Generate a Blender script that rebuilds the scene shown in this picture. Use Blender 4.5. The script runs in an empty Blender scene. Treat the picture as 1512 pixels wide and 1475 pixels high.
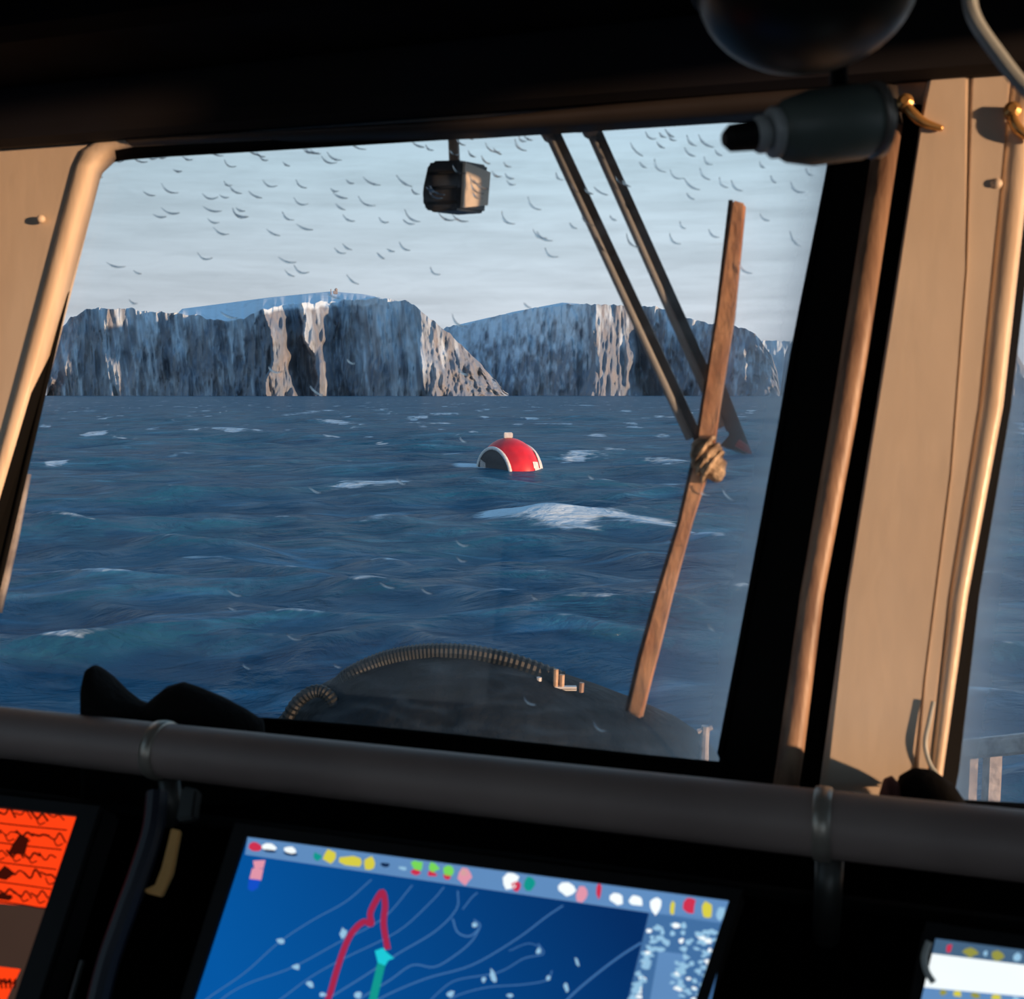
import bpy, bmesh, math, random
import numpy as np
from mathutils import Vector, Matrix

random.seed(7)
RNG = np.random.default_rng(11)
SC = bpy.context.scene
COL = SC.collection

# ------------------------------------------------------------------ camera, sky, sun, exposure
F = 1600.0                       # focal length in pixels of the 1512 x 1475 frame
CX, CY, HORIZON = 756.0, 737.5, 583.0
EYE = Vector((0, 0, 3.5))        # eye height above the sea
PITCH = math.atan((CY - HORIZON) / F)
cam = bpy.data.cameras.new('camera')
cam.sensor_fit = 'HORIZONTAL'; cam.sensor_width = 36.0; cam.lens = 36.0 * F / 1512.0
cam.clip_start = 0.02; cam.clip_end = 30000
cam.dof.use_dof = True; cam.dof.focus_distance = 30.0; cam.dof.aperture_fstop = 13.0
camo = bpy.data.objects.new('camera', cam); COL.objects.link(camo)
camo.location = EYE; camo.rotation_euler = (math.pi / 2 - PITCH, 0, 0)
SC.camera = camo
SC.view_settings.view_transform = 'Standard'; SC.view_settings.look = 'None'
SC.view_settings.gamma = 1.0; SC.view_settings.exposure = 0.0
SC.view_settings.use_curve_mapping = False
SC.cycles.max_bounces = 10; SC.cycles.transparent_max_bounces = 16

def lin(c):
    return tuple(((v / 255.0) / 12.92 if v / 255.0 <= 0.04045 else ((v / 255.0 + 0.055) / 1.055) ** 2.4) for v in c)

SUN_TO = Vector((0.80, -0.60, 0.032)).normalized()     # direction towards the low sun
world = bpy.data.worlds.new('world'); SC.world = world; world.use_nodes = True
wn, wl = world.node_tree.nodes, world.node_tree.links
wn.clear()
wo = wn.new('ShaderNodeOutputWorld'); wb = wn.new('ShaderNodeBackground')
tc = wn.new('ShaderNodeTexCoord'); sx = wn.new('ShaderNodeSeparateXYZ')
ramp = wn.new('ShaderNodeValToRGB')
wl.new(tc.outputs['Generated'], sx.inputs[0])
el = ramp.color_ramp.elements
el[0].position = 0.0; el[0].color = (0.02, 0.05, 0.09, 1)
el[1].position = 1.0; el[1].color = (0.13, 0.30, 0.55, 1)
for p, c in ((0.485, (0.05, 0.10, 0.16)), (0.50, (0.70, 0.72, 0.79)), (0.535, (0.67, 0.735, 0.81)), (0.60, (0.55, 0.715, 0.82)), (0.72, (0.29, 0.50, 0.70))):
    e = el.new(p); e.color = (*c, 1)
mr = wn.new('ShaderNodeMapRange'); mr.inputs[1].default_value = -1; mr.inputs[2].default_value = 1
wl.new(sx.outputs[2], mr.inputs[0]); wl.new(mr.outputs[0], ramp.inputs[0])
# the sky is a little brighter on the sunward side
az = wn.new('ShaderNodeMapRange'); az.inputs[1].default_value = -0.45; az.inputs[2].default_value = 0.6
az.inputs[3].default_value = 0.80; az.inputs[4].default_value = 1.28
wl.new(sx.outputs[0], az.inputs[0])
# thin cloud streaks
mp = wn.new('ShaderNodeMapping'); mp.inputs['Scale'].default_value = (3, 3, 34)
nz = wn.new('ShaderNodeTexNoise'); nz.inputs['Scale'].default_value = 2.6; nz.inputs['Detail'].default_value = 5
wl.new(tc.outputs['Generated'], mp.inputs[0]); wl.new(mp.outputs[0], nz.inputs['Vector'])
cm = wn.new('ShaderNodeMapRange'); cm.inputs[1].default_value = 0.40; cm.inputs[2].default_value = 0.72
cm.inputs[3].default_value = 1.02; cm.inputs[4].default_value = 0.86
wl.new(nz.outputs[0], cm.inputs[0])
mu = wn.new('ShaderNodeMath'); mu.operation = 'MULTIPLY'
wl.new(az.outputs[0], mu.inputs[0]); wl.new(cm.outputs[0], mu.inputs[1])
wl.new(ramp.outputs[0], wb.inputs[0]); wl.new(mu.outputs[0], wb.inputs[1])
wl.new(wb.outputs[0], wo.inputs[0])

sun = bpy.data.lights.new('sun', 'SUN'); sun.energy = 5.4; sun.angle = math.radians(1.2)
sun.color = (1.0, 0.60, 0.34)
suno = bpy.data.objects.new('sun', sun); COL.objects.link(suno)
suno.rotation_euler = SUN_TO.to_track_quat('Z', 'Y').to_euler()
suno.location = (20, -12, 12)

# ------------------------------------------------------------------ helpers
RIGHT = Vector((1, 0, 0)); FWD = Vector((0, math.cos(PITCH), -math.sin(PITCH))); UP = Vector((0, math.sin(PITCH), math.cos(PITCH)))
def ray(px, py):
    return FWD + RIGHT * ((px - CX) / F) + UP * ((CY - py) / F)
class Plane:
    def __init__(s, p, n):
        s.p = Vector(p); s.n = Vector(n).normalized()
    def at(s, px, py, off=0.0):                # where the sight line meets this plane, moved off along the normal
        d = ray(px, py); t = (s.p - EYE).dot(s.n) / d.dot(s.n)
        return EYE + d * t + s.n * off
    def shifted(s, d):
        return Plane(s.p + s.n * d, s.n)
def at_y(px, py, y):                            # point on a sight line at forward distance y
    d = ray(px, py); return EYE + d * (y / d.y)

# window wall: yawed, and raked so that its top leans out over the bow
W = Plane(EYE + FWD * 1.16, (0.3, 1, -0.2))     # normal points outside
NW = W.n
G = W.shifted(0.020)                            # glass plane
S = Plane(EYE + ray(720, 1400) * 0.80, (-0.25, -0.8, 0.6))   # monitor fronts; normal points to the helmsman
NS = S.n

def link(name, me, m=None, parent=None):
    o = bpy.data.objects.new(name, me); COL.objects.link(o)
    if m is not None and not me.materials: me.materials.append(m)
    if parent is not None: o.parent = parent; o.matrix_parent_inverse = parent.matrix_world.inverted()
    return o
def obj(name, bm, m, parent=None, smooth=False):
    bmesh.ops.recalc_face_normals(bm, faces=bm.faces)
    me = bpy.data.meshes.new(name); bm.to_mesh(me); bm.free()
    if smooth:
        for p in me.polygons: p.use_smooth = True
    return link(name, me, m, parent)
def tag(o, label=None, cat=None, group=None, kind=None):
    if label: o['label'] = label
    if cat: o['category'] = cat
    if group: o['group'] = group
    if kind: o['kind'] = kind
    return o
def thing(name, loc, label, cat, group=None, kind=None):
    o = bpy.data.objects.new(name, None); COL.objects.link(o); o.location = loc; o.empty_display_size = 0.05
    bpy.context.view_layer.update()
    return tag(o, label, cat, group, kind)

def prism(bm, pts, vec):                        # solid from a polygon pushed along vec
    a = [bm.verts.new(p) for p in pts]; b = [bm.verts.new(Vector(p) + vec) for p in pts]
    n = len(a)
    bm.faces.new(a); bm.faces.new(b[::-1])
    for i in range(n):
        bm.faces.new((a[i], b[i], b[(i + 1) % n], a[(i + 1) % n]))
def bevel(bm, w, seg=2):
    bmesh.ops.bevel(bm, geom=list(bm.edges), offset=w, segments=seg, affect='EDGES', clamp_overlap=True)
def box(bm, c, sx_, sy_, sz_, M=None):
    r = bmesh.ops.create_cube(bm, size=1.0)
    T = Matrix.Translation(c) @ (M if M is not None else Matrix.Identity(4)) @ Matrix.Diagonal((sx_, sy_, sz_, 1))
    bmesh.ops.transform(bm, matrix=T, verts=r['verts'])
def tube(bm, pts, rad, seg=10, cap=True, rads=None):
    pts = [Vector(p) for p in pts]; n = len(pts); rings = []
    t0 = (pts[1] - pts[0]).normalized()
    u = t0.orthogonal().normalized()
    for i in range(n):
        t = (pts[min(i + 1, n - 1)] - pts[max(i - 1, 0)]).normalized()
        u = (u - t * u.dot(t)).normalized(); v = t.cross(u)
        r = rads[i] if rads is not None else rad
        rings.append([bm.verts.new(pts[i] + (u * math.cos(2 * math.pi * k / seg) + v * math.sin(2 * math.pi * k / seg)) * r) for k in range(seg)])
    for i in range(n - 1):
        for k in range(seg):
            bm.faces.new((rings[i][k], rings[i][(k + 1) % seg], rings[i + 1][(k + 1) % seg], rings[i + 1][k]))
    if cap:
        bm.faces.new(rings[0][::-1]); bm.faces.new(rings[-1])
def spline(pts, n):                              # Catmull-Rom through points
    P = [Vector(p) for p in pts]; P = [P[0] * 2 - P[1]] + P + [P[-1] * 2 - P[-2]]
    out = []; m = len(P) - 3
    for i in range(m):
        for k in range(n):
            t = k / n; a, b, c, d = P[i:i + 4]
            out.append(0.5 * ((2 * b) + (c - a) * t + (2 * a - 5 * b + 4 * c - d) * t * t + (3 * b - a - 3 * c + d) * t ** 3))
    out.append(P[-2]); return out
def lathe(bm, prof, origin, axis, seg=32, close=True):      # prof: (distance along axis, radius)
    ax = Vector(axis).normalized(); u = ax.orthogonal().normalized(); v = ax.cross(u); rings = []
    for s, r in prof:
        rings.append([bm.verts.new(Vector(origin) + ax * s + (u * math.cos(2 * math.pi * k / seg) + v * math.sin(2 * math.pi * k / seg)) * max(r, 1e-5)) for k in range(seg)])
    for i in range(len(rings) - 1):
        for k in range(seg):
            bm.faces.new((rings[i][k], rings[i][(k + 1) % seg], rings[i + 1][(k + 1) % seg], rings[i + 1][k]))
    if close:
        bm.faces.new(rings[0][::-1]); bm.faces.new(rings[-1])
def half_round(bm, pairs, plane, h, back=0.012, closed=False):   # a moulding: pairs of (outer, inner) pixels on the plane, domed towards the room
    rings = []
    for (o, i) in pairs:
        A = plane.at(*o); B = plane.at(*i); n = -plane.n
        prof = [(0, -back), (0, 0.25 * h), (0.12, 0.68 * h), (0.32, 0.95 * h), (0.55, h), (0.78, 0.86 * h), (0.94, 0.5 * h), (1, 0.15 * h), (1, -back)]
        rings.append([bm.verts.new(A.lerp(B, t) + n * q) for t, q in prof])
    k = len(rings[0]); N = len(rings)
    for i in range(N if closed else N - 1):
        j = (i + 1) % N
        for q in range(k):
            bm.faces.new((rings[i][q], rings[i][(q + 1) % k], rings[j][(q + 1) % k], rings[j][q]))
    if not closed:
        bm.faces.new(rings[0]); bm.faces.new(rings[-1][::-1])
def loft(bm, A, B, closed=True):
    a = [bm.verts.new(p) for p in A]; b = [bm.verts.new(p) for p in B]; n = len(a)
    for i in range(n if closed else n - 1):
        bm.faces.new((a[i], a[(i + 1) % n], b[(i + 1) % n], b[i]))
def slab_with_holes(bm, outer, holes, vec):      # a wall with window openings
    edges = []
    for loop in [outer] + holes:
        vs = [bm.verts.new(p) for p in loop]
        for i in range(len(vs)):
            edges.append(bm.edges.new((vs[i], vs[(i + 1) % len(vs)])))
    r = bmesh.ops.triangle_fill(bm, edges=edges, use_beauty=True)
    faces = [f for f in bm.faces]
    ext = bmesh.ops.extrude_face_region(bm, geom=faces)
    nv = [v for v in ext['geom'] if isinstance(v, bmesh.types.BMVert)]
    bmesh.ops.translate(bm, vec=vec, verts=nv)

# numpy value noise
_T = RNG.random((256, 256))
def vnoise(x, y):
    xi = np.floor(x).astype(int); yi = np.floor(y).astype(int); fx = x - xi; fy = y - yi
    fx = fx * fx * (3 - 2 * fx); fy = fy * fy * (3 - 2 * fy)
    a = _T[xi % 256, yi % 256]; b = _T[(xi + 1) % 256, yi % 256]; c = _T[xi % 256, (yi + 1) % 256]; d = _T[(xi + 1) % 256, (yi + 1) % 256]
    return (a * (1 - fx) + b * fx) * (1 - fy) + (c * (1 - fx) + d * fx) * fy
def fbm(x, y, o=5):
    s = 0; a = 0.5
    for i in range(o):
        s = s + a * vnoise(x * 2 ** i + 17.3 * i, y * 2 ** i + 5.1 * i); a *= 0.5
    return s
def grid_mesh(name, V, rows, cols, smooth=True, attrs=None):
    me = bpy.data.meshes.new(name)
    i = np.arange(rows * cols).reshape(rows, cols)
    q = np.stack([i[:-1, :-1], i[:-1, 1:], i[1:, 1:], i[1:, :-1]], -1).reshape(-1, 4)
    me.vertices.add(len(V)); me.vertices.foreach_set('co', V.astype(np.float32).ravel())
    me.loops.add(q.size); me.loops.foreach_set('vertex_index', q.astype(np.int32).ravel())
    me.polygons.add(len(q)); me.polygons.foreach_set('loop_start', np.arange(0, q.size, 4, dtype=np.int32))
    me.polygons.foreach_set('use_smooth', np.full(len(q), smooth))
    me.update(calc_edges=True)
    for k, a in (attrs or {}).items():
        at = me.attributes.new(k, 'FLOAT', 'POINT'); at.data.foreach_set('value', a.astype(np.float32).ravel())
    return me

# ------------------------------------------------------------------ materials
def mat(name, col, rough=0.5, metal=0.0, col2=None, scale=8.0, bump=0.0, bscale=60.0, stretch=(1, 1, 1), spec=0.5, coat=0.0):
    m = bpy.data.materials.new(name); m.use_nodes = True
    n, l = m.node_tree.nodes, m.node_tree.links
    b = n['Principled BSDF']; b.inputs['Roughness'].default_value = rough; b.inputs['Metallic'].default_value = metal
    b.inputs['Specular IOR Level'].default_value = spec; b.inputs['Coat Weight'].default_value = coat
    t = n.new('ShaderNodeTexCoord'); mp = n.new('ShaderNodeMapping'); mp.inputs['Scale'].default_value = stretch
    l.new(t.outputs['Object'], mp.inputs[0])
    no = n.new('ShaderNodeTexNoise'); no.inputs['Scale'].default_value = scale; no.inputs['Detail'].default_value = 6
    l.new(mp.outputs[0], no.inputs['Vector'])
    r = n.new('ShaderNodeValToRGB'); c2 = col2 or tuple(c * 0.8 for c in col)
    r.color_ramp.elements[0].position = 0.36; r.color_ramp.elements[0].color = (*c2, 1)
    r.color_ramp.elements[1].position = 0.62; r.color_ramp.elements[1].color = (*col, 1)
    l.new(no.outputs[0], r.inputs[0]); l.new(r.outputs[0], b.inputs['Base Color'])
    if bump:
        n2 = n.new('ShaderNodeTexNoise'); n2.inputs['Scale'].default_value = bscale; n2.inputs['Detail'].default_value = 4
        l.new(mp.outputs[0], n2.inputs['Vector'])
        bp = n.new('ShaderNodeBump'); bp.inputs['Strength'].default_value = bump; bp.inputs['Distance'].default_value = 0.01
        l.new(n2.outputs[0], bp.inputs['Height']); l.new(bp.outputs[0], b.inputs['Normal'])
    return m
def glow(name, srgb, strength=1.0, vary=0.08):
    m = bpy.data.materials.new(name); m.use_nodes = True
    n, l = m.node_tree.nodes, m.node_tree.links; n.clear()
    o = n.new('ShaderNodeOutputMaterial'); e = n.new('ShaderNodeEmission')
    t = n.new('ShaderNodeTexCoord'); no = n.new('ShaderNodeTexNoise'); no.inputs['Scale'].default_value = 14
    mx = n.new('ShaderNodeMix'); mx.data_type = 'RGBA'; c = lin(srgb)
    mx.inputs[6].default_value = (*[v * (1 - vary) for v in c], 1); mx.inputs[7].default_value = (*[v * (1 + vary) for v in c], 1)
    l.new(t.outputs['Object'], no.inputs['Vector']); l.new(no.outputs[0], mx.inputs[0]); l.new(mx.outputs[2], e.inputs[0])
    e.inputs[1].default_value = strength; l.new(e.outputs[0], o.inputs[0]); return m

M = {}
M['paint'] = mat('beige_paint', (0.82, 0.70, 0.57), 0.42, col2=(0.72, 0.59, 0.46), scale=5, bump=0.08, bscale=30, stretch=(1, 1, 0.4))
M['trim'] = mat('varnished_trim', (0.85, 0.70, 0.54), 0.32, col2=(0.72, 0.56, 0.41), scale=10, bump=0.05, stretch=(4, 4, 0.3))
M['trim_dark'] = mat('brown_trim', (0.42, 0.27, 0.18), 0.45, col2=(0.22, 0.13, 0.09), scale=16, bump=0.1, stretch=(6, 6, 0.25))
M['black'] = mat('black_plastic', (0.006, 0.006, 0.007), 0.6, col2=(0.004, 0.004, 0.005), bump=0.05, spec=0.2)
M['rubber'] = mat('black_rubber', (0.004, 0.004, 0.004), 0.85, bump=0.05, spec=0.1)
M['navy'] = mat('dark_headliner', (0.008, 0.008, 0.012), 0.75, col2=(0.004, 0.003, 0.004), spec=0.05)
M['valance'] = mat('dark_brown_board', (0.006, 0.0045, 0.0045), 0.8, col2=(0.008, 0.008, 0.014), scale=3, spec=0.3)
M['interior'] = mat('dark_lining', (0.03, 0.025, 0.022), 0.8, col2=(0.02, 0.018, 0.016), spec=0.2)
M['rail'] = mat('satin_rail', (0.27, 0.215, 0.20), 0.5, col2=(0.21, 0.165, 0.155), scale=6, bump=0.03, spec=0.4)
M['collar'] = mat('steel_collar', (0.36, 0.33, 0.29), 0.35, metal=0.5, bump=0.03)
M['steel'] = mat('grey_steel', (0.05, 0.052, 0.05), 0.4, metal=0.4, bump=0.05)
M['greenlamp'] = mat('grey_green_enamel', (0.16, 0.20, 0.18), 0.42, col2=(0.09, 0.12, 0.105), scale=12)
M['pale'] = mat('pale_plastic', (0.45, 0.50, 0.50), 0.35)
M['brass'] = mat('brass', (0.80, 0.45, 0.16), 0.3, metal=0.6)
M['wiper_metal'] = mat('dark_wiper_metal', (0.028, 0.030, 0.036), 0.4, metal=0.3, bump=0.05)
M['wiper_edge'] = mat('grey_wiper_edge', (0.45, 0.46, 0.48), 0.5, metal=0.0)
M['blade'] = mat('rust_brown_blade', (0.95, 0.56, 0.34), 0.55, col2=(0.62, 0.32, 0.19), scale=40, bump=0.3, bscale=120, stretch=(1, 1, 0.4))
M['clamp'] = mat('frosted_clamp', (0.70, 0.54, 0.38), 0.7, col2=(0.22, 0.16, 0.12), scale=60, bump=0.6, bscale=150)
M['redtip'] = mat('red_cap', (0.50, 0.05, 0.03), 0.5)
M['tarp'] = mat('black_tarpaulin', (0.010, 0.014, 0.018), 0.7, col2=(0.004, 0.006, 0.008), scale=9, bump=1.0, bscale=26, spec=0.10)
M['hose'] = mat('ribbed_black_hose', (0.010, 0.015, 0.018), 0.5, col2=(0.007, 0.009, 0.010), scale=20, spec=0.2)
M['cloth'] = mat('black_cloth', (0.006, 0.006, 0.006), 0.95, bump=0.3, bscale=90, spec=0.1)
M['deck'] = mat('deck_paint', (0.05, 0.06, 0.06), 0.6, col2=(0.03, 0.04, 0.04))
M['frost'] = mat('salt_frosted_wood', (0.55, 0.50, 0.48), 0.75, col2=(0.26, 0.23, 0.23), scale=22, bump=0.4)
M['wood'] = mat('bare_wood', (0.62, 0.42, 0.27), 0.6, col2=(0.40, 0.24, 0.14), scale=30)
M['white'] = mat('white_paint', (0.75, 0.74, 0.72), 0.5)
M['red'] = mat('red_buoy_paint', (0.75, 0.012, 0.02), 0.4, col2=(0.55, 0.008, 0.015), scale=2)
M['buoy_end'] = mat('dark_buoy_end', (0.05, 0.045, 0.05), 0.7)
M['ochre'] = mat('ochre_strap', (0.75, 0.40, 0.12), 0.7, bump=0.3)
M['bluecable'] = mat('blue_black_cable', (0.012, 0.016, 0.03), 0.5)
M['concrete'] = mat('pale_concrete', (0.30, 0.28, 0.28), 0.8)

def glass_mat(name, film=True):
    m = bpy.data.materials.new(name); m.use_nodes = True
    n, l = m.node_tree.nodes, m.node_tree.links; n.clear()
    o = n.new('ShaderNodeOutputMaterial')
    tr = n.new('ShaderNodeBsdfTransparent'); tr.inputs[0].default_value = (0.985, 0.993, 0.995, 1)
    gl = n.new('ShaderNodeBsdfGlossy'); gl.inputs['Roughness'].default_value = 0.02
    lw = n.new('ShaderNodeLayerWeight'); lw.inputs[0].default_value = 0.5
    pw = n.new('ShaderNodeMath'); pw.operation = 'POWER'; pw.inputs[1].default_value = 5.0; l.new(lw.outputs['Facing'], pw.inputs[0])
    fr = n.new('ShaderNodeMath'); fr.operation = 'MULTIPLY_ADD'; fr.inputs[1].default_value = 0.6; fr.inputs[2].default_value = 0.012; l.new(pw.outputs[0], fr.inputs[0])
    m1 = n.new('ShaderNodeMixShader'); l.new(fr.outputs[0], m1.inputs[0]); l.new(tr.outputs[0], m1.inputs[1]); l.new(gl.outputs[0], m1.inputs[2])
    # salt and water film, thicker towards the edges and where it has run in streaks
    tl = n.new('ShaderNodeBsdfTranslucent'); tl.inputs[0].default_value = (0.86, 0.90, 0.94, 1)
    t = n.new('ShaderNodeTexCoord'); mp = n.new('ShaderNodeMapping')
    mp.inputs['Rotation'].default_value = (0, math.radians(-32), 0); mp.inputs['Scale'].default_value = (9, 9, 45)
    no = n.new('ShaderNodeTexNoise'); no.inputs['Scale'].default_value = 1.6; no.inputs['Detail'].default_value = 6; no.inputs['Distortion'].default_value = 0.8
    l.new(t.outputs['Object'], mp.inputs[0]); l.new(mp.outputs[0], no.inputs['Vector'])
    r1 = n.new('ShaderNodeMapRange'); r1.inputs[1].default_value = 0.48; r1.inputs[2].default_value = 0.75; r1.inputs[3].default_value = 0.006; r1.inputs[4].default_value = 0.055
    l.new(no.outputs[0], r1.inputs[0])
    at = n.new('ShaderNodeAttribute'); at.attribute_name = 'edge'
    ad = n.new('ShaderNodeMath'); ad.operation = 'MULTIPLY_ADD'
    l.new(at.outputs['Fac'], ad.inputs[0]); ad.inputs[1].default_value = 0.33; l.new(r1.outputs[0], ad.inputs[2])
    m2 = n.new('ShaderNodeMixShader'); l.new(ad.outputs[0], m2.inputs[0]); l.new(m1.outputs[0], m2.inputs[1]); l.new(tl.outputs[0], m2.inputs[2])
    l.new(m2.outputs[0], o.inputs[0]); return m
M['glass'] = glass_mat('window_glass')
def drop_mat():
    m = bpy.data.materials.new('water_drop'); m.use_nodes = True
    n, l = m.node_tree.nodes, m.node_tree.links; n.clear()
    o = n.new('ShaderNodeOutputMaterial'); g = n.new('ShaderNodeBsdfGlass'); g.inputs['IOR'].default_value = 1.33
    g.inputs['Color'].default_value = (0.95, 0.98, 1, 1); l.new(g.outputs[0], o.inputs[0]); return m
M['drop'] = drop_mat()

# ------------------------------------------------------------------ sea
def sea_mat():
    m = bpy.data.materials.new('rough_sea'); m.use_nodes = True
    n, l = m.node_tree.nodes, m.node_tree.links; b = n['Principled BSDF']
    t = n.new('ShaderNodeTexCoord')
    b.inputs['Roughness'].default_value = 0.2; b.inputs['IOR'].default_value = 1.33; b.inputs['Specular IOR Level'].default_value = 0.22
    at = n.new('ShaderNodeAttribute'); at.attribute_name = 'foam'
    def noise(sc, stretch, det=5, dist=0.0):
        mp = n.new('ShaderNodeMapping'); mp.inputs['Scale'].default_value = stretch; mp.inputs['Rotation'].default_value = (0, 0, 0.12)
        no = n.new('ShaderNodeTexNoise'); no.inputs['Scale'].default_value = sc; no.inputs['Detail'].default_value = det; no.inputs['Distortion'].default_value = dist
        l.new(t.outputs['Object'], mp.inputs[0]); l.new(mp.outputs[0], no.inputs['Vector']); return no
    # chop too small for the mesh
    b1 = n.new('ShaderNodeBump'); b1.inputs['Strength'].default_value = 1.0; b1.inputs['Distance'].default_value = 0.42
    b0 = n.new('ShaderNodeBump'); b0.inputs['Strength'].default_value = 1.0; b0.inputs['Distance'].default_value = 0.6
    n0 = noise(0.22, (0.55, 1.3, 1), 4, 0.3); l.new(n0.outputs[0], b0.inputs['Height']); l.new(b0.outputs[0], b1.inputs['Normal'])
    n1 = noise(1.1, (0.55, 1.25, 1), 7, 0.6); l.new(n1.outputs[0], b1.inputs['Height'])
    b2 = n.new('ShaderNodeBump'); b2.inputs['Strength'].default_value = 0.8; b2.inputs['Distance'].default_value = 0.08
    n2 = noise(6.0, (0.6, 1.3, 1), 5, 0.4); l.new(n2.outputs[0], b2.inputs['Height']); l.new(b1.outputs[0], b2.inputs['Normal'])
    l.new(b2.outputs[0], b.inputs['Normal'])
    # foam
    nf = noise(2.2, (0.5, 1.6, 1), 8, 1.0)
    ms = n.new('ShaderNodeMath'); ms.operation = 'MULTIPLY_ADD'; l.new(nf.outputs[0], ms.inputs[0]); ms.inputs[1].default_value = 1.7; ms.inputs[2].default_value = -0.85
    sm = n.new('ShaderNodeMath'); sm.operation = 'ADD'; l.new(ms.outputs[0], sm.inputs[0]); l.new(at.outputs['Fac'], sm.inputs[1])
    fr = n.new('ShaderNodeMapRange'); fr.interpolation_type = 'SMOOTHSTEP'; fr.inputs[1].default_value = 0.42; fr.inputs[2].default_value = 1.0
    l.new(sm.outputs[0], fr.inputs[0])
    nc = noise(0.35, (0.6, 1.4, 1), 3)
    rc = n.new('ShaderNodeValToRGB')
    rc.color_ramp.elements[0].position = 0.35; rc.color_ramp.elements[0].color = (0.004, 0.056, 0.118, 1)
    rc.color_ramp.elements[1].position = 0.7; rc.color_ramp.elements[1].color = (0.012, 0.112, 0.195, 1)
    l.new(nc.outputs[0], rc.inputs[0])
    mx = n.new('ShaderNodeMix'); mx.data_type = 'RGBA'
    # noise streaks of lighter blue, drawn out along x
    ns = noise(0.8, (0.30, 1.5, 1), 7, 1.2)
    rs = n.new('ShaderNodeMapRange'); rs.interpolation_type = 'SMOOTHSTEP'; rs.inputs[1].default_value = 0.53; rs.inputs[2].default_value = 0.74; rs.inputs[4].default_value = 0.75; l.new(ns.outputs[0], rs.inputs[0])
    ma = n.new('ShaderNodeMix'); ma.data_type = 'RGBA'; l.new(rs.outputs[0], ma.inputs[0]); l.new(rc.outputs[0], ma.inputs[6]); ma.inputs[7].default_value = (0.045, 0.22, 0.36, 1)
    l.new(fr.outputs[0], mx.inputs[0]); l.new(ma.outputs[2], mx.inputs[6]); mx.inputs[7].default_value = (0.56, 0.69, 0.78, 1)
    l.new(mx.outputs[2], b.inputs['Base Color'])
    mr_ = n.new('ShaderNodeMapRange'); mr_.inputs[3].default_value = 0.16; mr_.inputs[4].default_value = 0.8
    l.new(fr.outputs[0], mr_.inputs[0]); l.new(mr_.outputs[0], b.inputs['Roughness'])
    # wind-roughened water mirrors less of the horizon than flat water would
    b.inputs['Specular IOR Level'].default_value = 0.0
    gl = n.new('ShaderNodeBsdfGlossy'); gl.inputs['Roughness'].default_value = 0.17; l.new(b2.outputs[0], gl.inputs['Normal'])
    fz = n.new('ShaderNodeFresnel'); fz.inputs[0].default_value = 1.33; l.new(b2.outputs[0], fz.inputs['Normal'])
    cp = n.new('ShaderNodeMath'); cp.operation = 'MINIMUM'; cp.inputs[1].default_value = 0.20; l.new(fz.outputs[0], cp.inputs[0])
    nf_ = n.new('ShaderNodeMath'); nf_.operation = 'SUBTRACT'; nf_.inputs[0].default_value = 1.0; l.new(fr.outputs[0], nf_.inputs[1])
    cf = n.new('ShaderNodeMath'); cf.operation = 'MULTIPLY'; l.new(cp.outputs[0], cf.inputs[0]); l.new(nf_.outputs[0], cf.inputs[1])
    ms_ = n.new('ShaderNodeMixShader'); l.new(cf.outputs[0], ms_.inputs[0]); l.new(b.outputs[0], ms_.inputs[1]); l.new(gl.outputs[0], ms_.inputs[2])
    l.new(ms_.outputs[0], n['Material Output'].inputs[0])
    return m
M['sea'] = sea_mat()

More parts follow.
